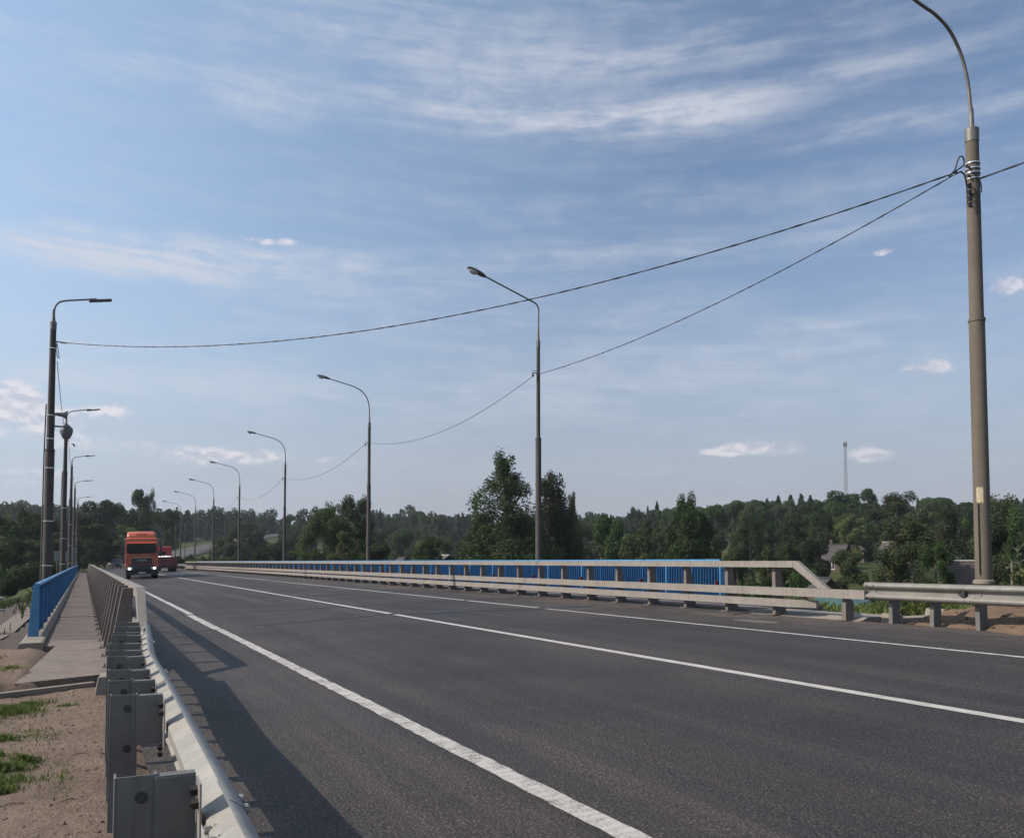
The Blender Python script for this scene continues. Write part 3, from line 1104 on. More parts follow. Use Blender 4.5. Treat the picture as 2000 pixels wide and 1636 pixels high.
posts_y = [-0.35, 1.45, 2.95] + [4.62 + 0.62 * k for k in range(10)]
first = None
for k, y in enumerate(posts_y):
    if first is None or k == 2:
        pass
    bx = beam_x(y)
    if first is None:
        # built once round its own origin: beam back at x = 0
        g = G()
        g.box((-0.1985, 0.0, 0.20), (0.121, 0.007, 1.14))
        g.box((-0.2625, 0.030, 0.20), (0.007, 0.067, 1.14))
        g.box((-0.1415, 0.026, 0.20), (0.007, 0.045, 1.14))
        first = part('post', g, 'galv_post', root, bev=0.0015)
        g = G()
        g.box((-0.083, -0.008, 0.635), (0.126, 0.006, 0.245))
        g.box((-0.083, 0.017, 0.760), (0.126, 0.05, 0.005))
        sp = part('spacer', g, 'galv_post', first, bev=0.0015)
        g = G()
        g.box((-0.016, -0.065, 0.600), (0.006, 0.115, 0.300))
        part('beam_plate', g, 'galv', first)
        for hz in (0.70, 0.50):
            part('bolt', G().lathe([(0.019, -0.0036), (0.019, -0.007), (0.012, -0.0075), (0.011, -0.016)], (-0.185, 0, hz), 12, 'y'), 'bolt_mid', first)
        for yy, hz in ((-0.05, 0.715), (-0.085, 0.68), (-0.055, 0.50), (-0.08, 0.475)):
            part('nut', G().box((-0.030, yy, hz), (0.020, 0.024, 0.024), (0.4, 0, 0)).lathe([(0.008, -0.045), (0.008, -0.03)], (0, yy, hz), 8, 'x'), 'bolt_dark', first)
        o = first
    else:
        o = copy_tree(first, root)
    o.location = (bx - 0.3, y - 4, -0.002 + 0.012 * math.sin(k * 2.3))
    o.rotation_euler = (R_(0.5 * math.sin(k * 1.7)), R_(0.6 * math.sin(k * 3.1)), R_(-2 + 1.2 * math.sin(k)))
g = G()
g.box((0.655, 10.62, 0.545), (0.10, 0.34, 0.17))
g.box((0.655, 10.42, 0.595), (0.085, 0.16, 0.20))
loc_part('end_connector', g, 'galv', bev=0.012)

# right rail
root = thing('guard_rail', 'corrugated steel guard rail on the red soil at the right edge of the road', 'guard rail', (12.6, 4, 0.37))
off = Vector((12.6, 4, 0.37))
for ya, yb, dv in ((-9, -3.2, 0), (-3.4, 1.5, .003), (1.3, 6.1, 0), (5.9, 10.12, 0.003)):
    g = G()
    ys = np.linspace(ya, yb, 14)
    pts = []
    for y in ys:
        pts.append((12.44 + dv, y, 0.37))
    w_beam(g, pts, [(-1, 0, 0)] * len(pts), 0.405 - 0.5 * dv)
    for yy in (yb - 0.06, yb - 0.2):
        for hz in (0.055, 0.15, 0.258):
            vx = 0.083 if hz != 0.15 else 0.0
            bolt(g, (12.44 - vx - 0.012, yy, 0.37 + 0.405 + hz), 0.016, 0.012, 'x', 10)
    bolt(g, (12.43, (ya + yb) / 2, 0.37 + 0.56), 0.018, 0.012, 'x', 10)
    o = loc_part('beam', g, 'galv_old', root, off)
    flat_smooth(o)
first = None
for k in range(18):
    y = 9.72 - 0.79 * k
    if first is None:
        g = G()
        g.box((0.115, 0, 0.10), (0.008, 0.075, 1.16))
        g.box((0.215, -0.03, 0.10), (0.20, 0.008, 1.16))
        g.box((0.315, 0, 0.10), (0.008, 0.06, 1.16))
        first = part('post', g, 'galv_post', root, bev=0.0015)
        g = G()
        g.box((0.06, -0.02, 0.56), (0.11, 0.008, 0.22))
        g.box((0.06, 0.01, 0.675), (0.11, 0.06, 0.006))
        part('spacer', g, 'galv_post', first)
        o = first
    else:
        o = copy_tree(first, root)
    o.location = (12.44 - off.x, y - 4, 0.012 * math.sin(k * 1.3))
    o.rotation_euler = (R_(0.8 * math.sin(k * 2.1)), 0, R_(1.5 * math.sin(k * 1.9)))
g = G()
g.add([(0, -0.02, 0.10), (0, 0.13, 0.0), (0, -0.02, -0.10), (-0.05, -0.02, 0.10), (-0.06, 0.06, 0), (-0.05, -0.02, -0.10)],
      [(0, 2, 1), (3, 4, 5), (0, 1, 4, 3), (1, 2, 5, 4), (2, 0, 3, 5)])
o = part('reflector', g, 'bolt_dark', root)
o.location = (12.43 - off.x, 8.25 - 4, 0.56)

# blue railings
def blue_railing(label, x, y0, zb, n_bay, back):
    root = thing('pedestrian_railing', label, 'railing', (x, y0, zb))
    BAY = 2.17
    L = BAY * n_bay
    g = G()
    g.prism([(-0.055, 0.985), (0.055, 0.985), (0.055, 1.015), (0.04, 1.035), (-0.04, 1.035), (-0.055, 1.015)], 0, L + 0.05, 'y')
    part('handrail', g, 'blue_sunlit', root)
    g = G()
    g.prism([(-0.055 * back, 0.0), (0.135 * back, 0.0), (0.06 * back, 0.985), (-0.05 * back, 0.985)], -0.022, 0.022, 'y')
    p0 = part('post', g, 'blue_sunlit', root, bev=0.003)
    g = G()
    n = 20
    for k in range(1, n):
        y = BAY * k / n
        w = 0.066 if k != n // 2 else 0.09
        th = 0.017 if k != n // 2 else 0.036
        g.box((0.0, y, 0.50), (w, th, 0.90))
    g.prism([(-0.022, 0.09), (0.022, 0.09), (0.022, 0.12), (-0.022, 0.12)], 0.025, BAY - 0.025, 'y')
    g.prism([(-0.022, 0.91), (0.022, 0.91), (0.022, 0.94), (-0.022, 0.94)], 0.025, BAY - 0.025, 'y')
    q0 = part('picket_panel', g, 'blue_paint', root)
    for k in range(1, n_bay + 1):
        c = p0.copy()
        COL.objects.link(c)
        c.parent = root
        c.location = (0, BAY * k, 0)
        if k < n_bay:
            c = q0.copy()
            COL.objects.link(c)
            c.parent = root
            c.location = (0, BAY * k, 0)
    return root


blue_railing('bright blue picket railing seen behind the right three-rail barrier', 14.3, 15.97, 0.475, 50, 1)
blue_railing('blue picket railing seen edge-on along the left walkway', -0.82, 18.62, -0.012, 49, -1)
g = G()
g.prism([(-1.02, -0.5), (-0.63, -0.5), (-0.63, -0.03), (-0.66, -0.012), (-0.98, -0.012), (-1.02, -0.05)], 17.15, 126, 'y')
tag(part('kerb', g, 'concrete_light'), kind='structure')

# ------------------------------------------------------------------ street lamps
def lamp_post(label, loc, top, r, style, group=None, mat='concrete_shaded', step=5.9, sides=20, detail=True):
    """r: radii base, below step, above step, top"""
    root = thing('street_lamp', label, 'street lamp', loc, (0, 0, 0), group)
    g = G()
    g.lathe([(r[0], -1.2), (r[1], step), (r[1] + 0.012, step), (r[1] + 0.012, step + 0.06), (r[2], step + 0.06), (r[3], top - 0.28)], n=sides)
    p = part('pole', g, mat, root)
    g = G()
    g.lathe([(r[0] * 0.99 + 0.015, 0.70), (r[0] + 0.04, 0.72), (r[0] + 0.04, 0.78), (r[0] + 0.01, 0.80)], n=sides)
    part('base_ring', g, 'concrete_light' if style == 'near' else mat, p)
    g = G()
    g.lathe([(r[3] + 0.008, top - 0.28), (r[3] + 0.012, top - 0.02), (r[3] * 0.75 if style == 'near' else r[3] * .8, top), (0.052, top + 0.03 if style == 'near' else top + 0.12), (0.042, top + 0.42)], n=sides)
    part('socket', g, 'steel_arm', p)
    if style in ('near', 'curved'):
        A = [(0, 0.1), (0.0, 0.55), (0.02, 0.95), (0.10, 1.35), (0.30, 1.72), (0.62, 2.0), (1.05, 2.18), (1.6, 2.30), (2.25, 2.44), (2.60, 2.51)]
        if style == 'near':
            A = [(0, 0.1), (0.03, 0.55), (0.09, 0.95), (0.20, 1.30), (0.38, 1.60), (0.66, 1.87), (1.05, 2.03), (1.5, 2.10), (2.1, 2.22), (2.5, 2.30)]
        end, sl = A[-1], math.atan2(A[-1][1] - A[-2][1], A[-1][0] - A[-2][0])
        side = -1
    elif style == 'sharp':
        A = [(0, 0.1), (-0.02, 1.15), (-0.01, 1.28), (0.05, 1.40), (0.16, 1.47), (2.36, 2.18)]
        end, sl = A[-1], math.atan2(2.18 - 1.47, 2.2)
        side = -1
    else:
        A = [(0, 0.1), (0.02, 0.45), (0.07, 0.60), (0.19, 0.72), (0.40, 0.79), (1.25, 0.965)]
        end, sl = A[-1], 0.2
        side = 1
    # smooth the pipe
    if style in ('near', 'curved'):
        B = []
        for i in range(len(A) - 1):
            p0, p1, p2, p3 = A[max(i - 1, 0)], A[i], A[i + 1], A[min(i + 2, len(A) - 1)]
            for k in range(5):
                t = k / 5
                B.append(tuple(0.5 * (2 * p1[j] + (p2[j] - p0[j]) * t + (2 * p0[j] - 5 * p1[j] + 4 * p2[j] - p3[j]) * t * t + (3 * p1[j] - p0[j] - 3 * p2[j] + p3[j]) * t ** 3) for j in (0, 1)))
        A = B + [A[-1]]
    arm = part('arm', G().tube([(side * u, 0, top + z) for u, z in A], [0.036 - 0.008 * i / len(A) for i in range(len(A))], 10), 'steel_arm', root)
    if style == 'led':
        g = G()
        g.box((0, 0, 0), (0.72, 0.24, 0.045))
        for k in range(9):
            g.box((-0.3 + k * 0.075, 0, 0.035), (0.012, 0.22, 0.03))
        g.box((-0.22, 0, 0.055), (0.22, 0.07, 0.06))
        hd = part('luminaire', g, 'luminaire_grey', root, bev=0.006)
        hd.location = (1.42, 0, top + end[1] - 0.03)
        hd.rotation_euler = (0, -0.19, 0)
    else:
        secs = []
        for x, w, h0, h1 in ((0.06, 0.05, -0.045, 0.045), (0.0, 0.10, -0.06, 0.055), (-0.10, 0.125, -0.065, 0.075), (-0.30, 0.15, -0.06, 0.085), (-0.52, 0.155, -0.05, 0.075), (-0.66, 0.12, -0.04, 0.05), (-0.72, 0.06, -0.03, 0.015)):
            secs.append([(x, w * math.cos(a), (h1 if math.sin(a) > 0 else -h0) * math.sin(a)) for a in [2 * math.pi * k / 14 for k in range(14)]])
        g = G().loft(secs, True)
        hd = part('luminaire', g, 'luminaire_grey', root)
        hd.location = (side * end[0], 0, top + end[1])
        hd.rotation_euler = (0, sl, 0)
        secs = []
        for x, w, h in ((-0.26, 0.05, 0.03), (-0.34, 0.115, 0.10), (-0.46, 0.13, 0.13), (-0.58, 0.11, 0.10), (-0.66, 0.04, 0.03)):
            secs.append([(x, w * math.cos(a), -0.035 - h * (0.5 - 0.5 * math.cos(a * 1.0)) if False else -0.03 + h * min(0, math.sin(a))) for a in [2 * math.pi * k / 14 for k in range(14)]])
        part('lamp_bowl', G().loft(secs, True), 'lamp_glass', hd)
    return root


ordinal = ['nearest', 'second', 'third', 'fourth', 'fifth', 'sixth', 'seventh', 'eighth']
PR = [(15.6, 9.97, 'near', (0.150, 0.143, 0.130, 0.122)), (15.6, 27.7, 'sharp', (0.125, 0.112, 0.078, 0.072)), (15.6, 49.2, 'curved', (0.13, 0.118, 0.095, 0.088)),
      (15.6, 73.4, 'curved', (0.13, 0.118, 0.095, 0.088)), (15.6, 97.5, 'curved', (0.13, 0.118, 0.095, 0.088)), (15.7, 119.5, 'curved', (0.13, 0.118, 0.095, 0.088)),
      (15.8, 141.5, 'curved', (0.13, 0.118, 0.095, 0.088)), (15.9, 165, 'curved', (0.13, 0.118, 0.095, 0.088))]
right_lamps = []
for k, (x, y, st, r) in enumerate(PR):
    lab = {0: 'thick concrete lamp post standing behind the right guard rail, nearest the camera',
           1: 'grey lamp post with a sharply bent straight arm, rising before the tall poplars'}.get(k, '%s grey lamp post from the camera behind the right blue railing, with a curved arm' % ordinal[k])
    zb = 0.30
    o = lamp_post(lab, (x, y, zb), 10.12 - zb, r, st, 'lamp posts on the right of the bridge', 'concrete_shaded' if k else 'concrete_pole')
    right_lamps.append(o)
PL = [(-1.12, 31.8, 0.150, 0.118, 0.093), (-1.14, 55.2, 0.140, 0.115, 0.088), (-1.14, 79.5, 0.14, 0.115, 0.088), (-1.12, 104, 0.14, 0.115, 0.088), (-1.0, 130, 0.14, 0.115, 0.088)]
left_lamps = []
for k, (x, y, r0, r1, r2) in enumerate(PL):
    lab = ('%s dark lamp post from the camera behind the left blue railing, with a flat lamp' % ordinal[k]) if k else 'tall dark lamp post with strapped conduit, nearest behind the left blue railing'
    o = lamp_post(lab, (x, y, -0.8), 9.65 + 0.8, (r0, r0 - 0.008, r1, r2), 'led', 'lamp posts on the left of the bridge', step=6.0 if k == 0 else 7.5)
    left_lamps.append(o)
    # conduit strapped to the sunny side
    g = G().tube([(-r0 - 0.03, 0, 0.3), (-r0 - 0.025, 0, 5.9), (-r1 - 0.05, 0, 6.3), (-r1 - 0.03, 0, 7.6)], 0.022, 8)
    part('conduit', g, 'galv_post', o)
    for hz in (2.1, 3.6, 5.4, 6.4, 7.2, 9.5):
        rr = (r0 if hz < 6 else r1)
        g = G().lathe([(rr + 0.006, hz), (rr + 0.012, hz + 0.005), (rr + 0.012, hz + 0.03), (rr + 0.006, hz + 0.035)], n=16)
        part('steel_band', g, 'band_steel', o)

# fittings of the nearest right post
o = right_lamps[0]
for hz in (8.76, 8.88, 8.97, 9.08):
    part('steel_band', G().lathe([(0.135, hz), (0.142, hz + 0.003), (0.142, hz + 0.022), (0.135, hz + 0.025)], n=20), 'band_steel', o)
for i, hz in enumerate((8.56, 8.43, 8.31, 8.18)):
    g = G().tube([(-0.10, -0.05, hz), (-0.22, -0.08, hz)], 0.010, 6)
    g.lathe([(0.012, -0.05), (0.036, -0.035), (0.040, 0.0), (0.030, 0.03), (0.040, 0.045), (0.014, 0.06)], (-0.235, -0.085, hz), 12)
    part('insulator', g, 'plastic_black', o)
part('bracket', G().box((-0.18, -0.03, 8.98), (0.14, 0.03, 0.03)), 'bolt_dark', o)
part('bracket', G().box((-0.17, -0.03, 8.80), (0.12, 0.03, 0.03)), 'bolt_dark', o)
g = G()
g.tube([(-0.60, -0.03, 8.74), (-0.46, -0.05, 8.82), (-0.36, -0.06, 8.78), (-0.33, -0.07, 8.66), (-0.32, -0.08, 8.52)], 0.016, 8)
for hz in (8.56, 8.43, 8.31, 8.18):
    g.tube([(-0.325, -0.08, hz + 0.05), (-0.32, -0.09, hz - 0.005), (-0.25, -0.085, hz - 0.01)], 0.009, 6)
g.tube([(-0.325, -0.08, 8.56), (-0.325, -0.08, 8.18)], 0.011, 6)
g.tube([(-0.12, -0.10, 8.56), (-0.05, -0.145, 8.36), (-0.06, -0.15, 8.18), (0.0, -0.15, 8.05)], 0.007, 6)
g.tube([(-0.12, -0.09, 8.86), (-0.02, -0.15, 8.70), (0.02, -0.155, 8.5), (-0.06, -0.14, 8.36)], 0.007, 6)
g.tube([(0.12, -0.06, 8.80), (0.19, -0.05, 8.70), (0.20, -0.05, 8.56), (0.14, -0.06, 8.52)], 0.007, 6)
part('lead_cable', g, 'cable_black', o)
g = G().tube([(-0.72, 0.02, 8.70), (-0.56, 0.0, 8.85), (-0.50, -0.01, 9.02), (-0.44, -0.02, 9.14), (-0.36, -0.03, 9.16), (-0.31, -0.03, 9.08), (-0.33, -0.03, 8.98), (-0.44, -0.02, 8.90), (-0.62, 0.0, 8.78), (-0.74, 0.0, 8.68)], 0.015, 8)
part('cable_loop', g, 'cable_black', o)
g = G()
a0 = math.atan2(-9.97, -15.6)
for i in range(7):
    a = a0 - 0.62 + i * 0.14
    g.v += [(0.1475 * math.cos(a), 0.1475 * math.sin(a), 2.30 + 0.03 * math.sin(i * 2.1)), (0.1475 * math.cos(a), 0.1475 * math.sin(a), 2.62 - 0.04 * (i % 2))]
g.f = [(2 * i, 2 * i + 2, 2 * i + 3, 2 * i + 1) for i in range(6)]
g.smooth = [True] * 6
n_o = part('notice', g, 'paper_notice', o)
n_o['label'] = 'torn faded paper notice stuck round the post'
part('pipe', G().tube([(-0.165, -0.03, 0.9), (-0.165, -0.03, 2.3)], 0.011, 6), 'bolt_dark', o)
# horns and camera on the two left posts
lp = (-1.12, 31.8)
for hz, tilt, lab in ((6.47, -0.10, 'upper grey horn loudspeaker on the nearest left lamp post'), (6.05, 0.0, 'lower grey bracket lamp arm on the nearest left lamp post')):
    if hz > 6.2:
        t = thing('loudspeaker', lab, 'loudspeaker', (lp[0] + 0.12, lp[1] - 0.05, hz))
        part('horn', G().lathe([(0.05, 0.0), (0.065, 0.12), (0.075, 0.24), (0.16, 0.36), (0.165, 0.375), (0.14, 0.37), (0.06, 0.26)], (0, 0, 0), 16, 'x'), 'plastic_grey', t, rot=(0, 0.05, 0))
        part('bracket', G().box((-0.02, 0, -0.16), (0.05, 0.06, 0.34)), 'plastic_grey', t)
    else:
        t = thing('camera_arm', 'grey bracket arm with a small camera on the nearest left lamp post', 'camera', (lp[0] + 0.12, lp[1] - 0.05, hz))
        part('arm', G().box((0.16, 0, 0), (0.36, 0.06, 0.055)), 'plastic_grey', t, bev=0.01)
        part('mount_plate', G().box((-0.01, 0, -0.02), (0.03, 0.12, 0.24)), 'plastic_grey', t)
        part('camera_body', G().lathe([(0.05, -0.10), (0.075, -0.06), (0.08, 0.03), (0.05, 0.07)], (0.36, 0, 0.0), 14), 'plastic_grey', t)
t = thing('lamp_cabinet', 'bulky grey round device clamped near the top of the second left lamp post', 'device', (-1.10, 55.0, 9.05))
part('housing', G().lathe([(0.08, -0.40), (0.20, -0.30), (0.30, -0.10), (0.36, 0.10), (0.34, 0.28), (0.22, 0.42), (0.12, 0.50)], (-0.02, 0, 0), 18), 'plastic_grey', t)
part('bracket', G().box((0.34, 0, -0.62), (0.16, 0.06, 0.05)).box((0.40, 0, -0.70), (0.10, 0.10, 0.12)), 'plastic_grey', t)


# ------------------------------------------------------------------ overhead cables
def cable(label, a, b, sag, r=0.017, wob=0.008, group='overhead cables'):
    a, b = Vector(a), Vector(b)
    L = (b - a).length
    n = max(24, int(L * 3))
    p1, p2 = [], []
    lat = (b - a).cross(Vector((0, 0, 1))).normalized()
    for i in range(n + 1):
        f = i / n
        p = a.lerp(b, f)
        p.z -= 4 * sag * f * (1 - f)
        ph = f * L * 2 * math.pi / 0.9
        o = lat * math.cos(ph) * wob + Vector((0, 0, 1)) * math.sin(ph) * wob
        p1.append(p + o)
        p2.append(p - o)
    g = G().tube(p1, r * 0.8, 6).tube(p2, r * 0.8, 6)
    return tag(part('overhead_cable', g, 'cable_black'), label, 'cable', group)


cable('twisted black cable crossing the road from the thick right post to the left post', (15.10, 9.96, 9.12), (-1.0, 31.75, 8.95), 1.30, 0.014, 0.009)
cable('twisted black cable from the thick right post to the post before the poplars', (15.04, 10.0, 9.06), (15.52, 27.6, 8.74), 0.42, 0.012, 0.007)
cable('black cable leaving the thick right post towards the right edge of the picture', (15.72, 9.9, 9.10), (15.8, -14, 9.5), 0.5, 0.017, 0.010)
for k in range(1, 7):
    xa, ya = PR[k][0], PR[k][1]
    xb, yb = PR[k + 1][0], PR[k + 1][1]
    za, zb_ = 8.74 if k == 1 else 8.86, 8.86
    cable('sagging cable between the %s and %s lamp posts on the right side' % (ordinal[k], ordinal[k + 1]), (xa - 0.22, ya, za - 0.05), (xb - 0.1, yb - 0.1, zb_), 0.95, 0.011, 0.004)
for k in range(4):
    cable('cable hanging between the %s and %s lamp posts on the left side' % (ordinal[k], ordinal[k + 1]), (PL[k][0] + 0.14, PL[k][1] + 0.05, 8.3 if k == 0 else 8.7), (PL[k + 1][0] + 0.2, PL[k + 1][1], 8.6), 0.8, 0.012, 0.004)
for k in range(1, 7):
    part('cable_hook', G().tube([(-0.08, 0, 8.50), (-0.24, 0, 8.52), (-0.27, 0, 8.40)], 0.02, 6).box((-0.24, 0, 8.40), (0.06, 0.06, 0.10)).tube([(0, 0, 8.58), (-0.27, 0, 8.60)], 0.012, 6), 'bolt_dark', right_lamps[k])
part('cable_hook', G().tube([(0.09, 0, 9.77), (0.22, 0, 9.78)], 0.02, 6).lathe([(0.012, 0.0), (0.03, 0.04), (0.032, 0.18), (0.012, 0.24)], (0.20, 0, 9.76), 10, 'x').tube([(0.12, 0, 9.74), (0.10, 0, 9.5), (0.15, -0.02, 9.22), (0.20, 0, 9.20), (0.17, 0.02, 9.45), (0.12, 0, 9.72)], 0.014, 6), 'cable_black', left_lamps[0])
#PART3

# ------------------------------------------------------------------ vehicles
def text_mesh(txt, size, depth):
    cu = bpy.data.curves.new('lettering', 'FONT')
    cu.body = txt
    cu.size = size
    cu.extrude = depth
    cu.align_x = 'CENTER'
    cu.align_y = 'CENTER'
    cu.space_character = 1.15
    o = bpy.data.objects.new('lettering', cu)
    COL.objects.link(o)
    dg = bpy.context.evaluated_depsgraph_get()
    me = bpy.data.meshes.new_from_object(o.evaluated_get(dg))
    bpy.data.objects.remove(o)
    return me


def wheel_on(parent, loc, r, w, name='wheel'):
    g = G().lathe([(r * 0.55, -w / 2), (r * 0.93, -w / 2), (r, -w / 2 + 0.03), (r, w / 2 - 0.03), (r * 0.93, w / 2), (r * 0.55, w / 2)], (0, 0, 0), 24, 'x')
    o = part(name, g, 'black_rubber', parent, loc=loc)
    g = G().lathe([(r * 0.56, -w / 2 + 0.03), (r * 0.50, -w / 2 + 0.01), (r * 0.25, -w / 2 + 0.06), (r * 0.2, w / 2 - 0.05), (r * 0.5, w / 2 - 0.01), (r * 0.56, w / 2 - 0.03)], (0, 0, 0), 18, 'x')
    part('rim', g, 'galv_post', o)
    return o


def rrect(y, hw, z0, z1, rr, n=4, xc=0.0):
    """rounded rectangle section in the xz plane at depth y"""
    out = []
    for cx, cz, a0 in ((hw - rr, z0 + rr, -90), (hw - rr, z1 - rr, 0), (-hw + rr, z1 - rr, 90), (-hw + rr, z0 + rr, 180)):
        for k in range(n + 1):
            a = R_(a0 + 90 * k / n)
            out.append((xc + cx + rr * math.cos(a), y, cz + rr * math.sin(a)))
    return out


# lorry facing the camera: front is at local y = 0 facing -y
TS = 0.955
tr = thing('lorry', 'orange lorry with lit headlamps coming towards the camera', 'lorry', tuple(road_pt(70.2, 4.02)), (0, R_(-1.7), R_(-2.6)))
tr.scale = (TS, TS, TS)
g = G()
g.loft([rrect(0.02, 1.17, 0.98, 1.95, 0.10), rrect(-0.04, 1.20, 0.98, 1.95, 0.14), rrect(0.0, 1.22, 0.95, 2.02, 0.14), rrect(0.30, 1.24, 0.95, 2.08, 0.10), rrect(2.2, 1.24, 0.95, 2.08, 0.06)], True)
part('cab', g, 'orange_paint', tr)
g = G()
# upper cab: raked windscreen zone, roof spoiler
g.loft([rrect(0.12, 1.20, 1.98, 2.10, 0.05), rrect(0.16, 1.21, 1.98, 2.90, 0.10), rrect(0.24, 1.22, 1.98, 3.28, 0.12), rrect(0.36, 1.22, 1.98, 3.36, 0.14), rrect(2.2, 1.22, 1.98, 3.36, 0.08)], True)
part('cab_upper', g, 'orange_paint', tr)
g = G()
g.loft([rrect(0.42, 0.98, 3.30, 3.40, 0.04), rrect(0.52, 1.05, 3.30, 3.60, 0.14), rrect(0.85, 1.08, 3.30, 3.83, 0.20), rrect(1.3, 1.08, 3.30, 3.90, 0.20), rrect(2.2, 1.06, 3.30, 3.90, 0.18)], True)
sp = part('roof_fairing', g, 'orange_paint', tr)
part('recess', G().box((0, 0.60, 3.62), (0.86, 0.16, 0.10), (-0.5, 0, 0)), 'orange_dark', sp, bev=0.02)
part('sun_visor', G().box((0, 0.04, 2.93), (2.20, 0.34, 0.07), (0.28, 0, 0)), 'orange_dark', tr, bev=0.02)
g = G()
g.loft([rrect(0.045, 1.08, 2.08, 2.86, 0.10), rrect(0.10, 1.10, 2.06, 2.88, 0.10), rrect(0.20, 1.12, 2.06, 2.90, 0.10)], False)
ws = part('windscreen', g, 'windscreen', tr)
for xx in (-0.42, 0.38):
    part('wiper', G().box((xx, 0.035, 2.16), (0.62, 0.02, 0.025), (0, 0.10, 0)), 'plastic_black', tr)
part('grille', G().loft([rrect(-0.065, 0.72, 1.28, 1.66, 0.05), rrect(-0.02, 0.76, 1.24, 1.70, 0.05), rrect(0.1, 0.76, 1.24, 1.70, 0.05)]), 'plastic_black', tr)
o = link('lettering', text_mesh('MAN', 0.235, 0.012), tr, (0, -0.075, 1.50), (R_(90), 0, 0), (1.18, 1, 1))
o.data.materials.append(MAT['chrome_letters'])
part('chrome_strip', G().box((0, -0.06, 1.72), (1.5, 0.03, 0.03)), 'chrome_letters', tr)
g = G()
for k in range(3):
    g.box((0, -0.068, 1.31 + k * 0.042), (1.36, 0.02, 0.012))
part('grille_slats', g, 'plastic_grey', tr)
part('bumper', G().loft([rrect(-0.10, 1.12, 0.30, 1.12, 0.12), rrect(-0.06, 1.20, 0.28, 1.16, 0.12), rrect(0.25, 1.24, 0.28, 1.20, 0.10), rrect(0.95, 1.24, 0.32, 1.0, 0.06)], True), 'plastic_black', tr)
part('bumper_corner', G().box((-1.08, 0.0, 1.05), (0.30, 0.30, 0.18)).box((1.08, 0.0, 1.05), (0.30, 0.30, 0.18)), 'orange_paint', tr, bev=0.05)
part('lower_lip', G().box((0, -0.07, 0.34), (1.5, 0.10, 0.10)), 'plastic_grey', tr, bev=0.02)
for s_ in (-1, 1):
    h = part('headlamp', G().box((s_ * 0.90, -0.085, 0.86), (0.44, 0.08, 0.20)), 'lamp_glass', tr, bev=0.03)
    part('bulb', G().lathe([(0.03, 0), (0.085, -0.02), (0.075, -0.055), (0.02, -0.065)], (s_ * 0.93, -0.105, 0.84), 14, 'y'), 'headlamp_lit', h)
    mr = part('mirror', G().box((s_ * 1.44, -0.02, 2.40), (0.14, 0.20, 0.62)).box((s_ * 1.42, -0.02, 2.00), (0.16, 0.20, 0.18)).box((s_ * 1.30, 0.12, 2.62), (0.20, 0.05, 0.05)).box((s_ * 1.30, 0.12, 2.10), (0.20, 0.05, 0.05)), 'plastic_black', tr, bev=0.03)
    part('side_window', G().box((s_ * 1.232, 0.80, 2.48), (0.02, 0.75, 0.62)), 'windscreen', tr, bev=0.02)
    part('mudguard', G().prism([(0.10, 0.5), (0.20, 0.98), (0.55, 1.15), (1.15, 1.15), (1.48, 0.95), (1.55, 0.5), (1.42, 0.5), (1.36, 0.88), (1.10, 1.03), (0.60, 1.03), (0.32, 0.88), (0.24, 0.5)], s_ * 0.9, s_ * 1.235, 'x'), 'plastic_black', tr)
    part('door_step', G().box((s_ * 1.15, 1.7, 0.55), (0.16, 0.5, 0.5)), 'plastic_black', tr, bev=0.02)
    for yy in (0.86, 4.3):
        wheel_on(tr, (s_ * 1.02, yy, 0.50), 0.50, 0.32)
    for yy in (9.6, 10.9):
        wheel_on(tr, (s_ * 1.02, yy, 0.50), 0.50, 0.32)
    part('marker_lamp', G().box((s_ * 1.30, 0.50, 3.24), (0.10, 0.08, 0.06)), 'white_paint', tr)
part('number_plate', G().box((0, -0.125, 0.50), (0.52, 0.02, 0.115)), 'white_paint', tr)
part('chassis', G().box((0, 6.0, 0.85), (0.95, 11.0, 0.30)).box((0, 2.9, 0.8), (2.2, 1.1, 0.5)), 'plastic_black', tr)
part('trailer_box', G().box((0.0, 7.9, 2.30), (2.46, 10.4, 2.60)), 'trailer_blue', tr, bev=0.03)
part('trailer_panel', G().box((-1.36, 7.9, 2.3), (0.20, 10.2, 2.1)), 'trailer_blue', tr)

# red truck driving away on the far lane
rd = thing('tipper_truck', 'red truck with an open bed of white load driving away', 'truck', tuple(road_pt(103.8, 8.52)), (0, R_(-1.7), R_(-0.5)))
g = G()
g.box((0, 0.0, 1.22), (2.48, 0.10, 1.05)).box((-1.2, 3.0, 1.22), (0.08, 6.0, 1.05)).box((1.2, 3.0, 1.22), (0.08, 6.0, 1.05)).box((0, 3.0, 0.72), (2.4, 6.0, 0.10))
for k in range(5):
    g.box((-1.0 + k * 0.5, -0.06, 1.22), (0.06, 0.05, 1.0))
part('open_bed', g, 'bed_red', rd)
g = G()
rnd = random.Random(8)
N = 16
for j in range(N + 1):
    for i in range(N + 1):
        x, y = -1.14 + 2.28 * i / N, 0.08 + 5.8 * j / N
        edge = min(i, N - i, j, N - j) / 4
        z = 1.62 + min(edge, 1) * (0.16 + 0.12 * math.sin(i * 1.1 + 0.6) * math.cos(j * 0.9) + 0.06 * rnd.random())
        if i in (0, N) or j in (0, N):
            z = 1.55
        g.v.append((x, y, z))
g.f = [(j * (N + 1) + i, j * (N + 1) + i + 1, (j + 1) * (N + 1) + i + 1, (j + 1) * (N + 1) + i) for j in range(N) for i in range(N)]
g.smooth = [True] * len(g.f)
tag(part('white_load', g, 'white_load', rd))
part('front_box', G().loft([rrect(6.2, 1.08, 0.8, 2.95, 0.10), rrect(6.4, 1.10, 0.8, 3.08, 0.12), rrect(8.2, 1.10, 0.8, 3.08, 0.12), rrect(8.5, 1.05, 0.8, 2.7, 0.12)], True), 'truck_red', rd)
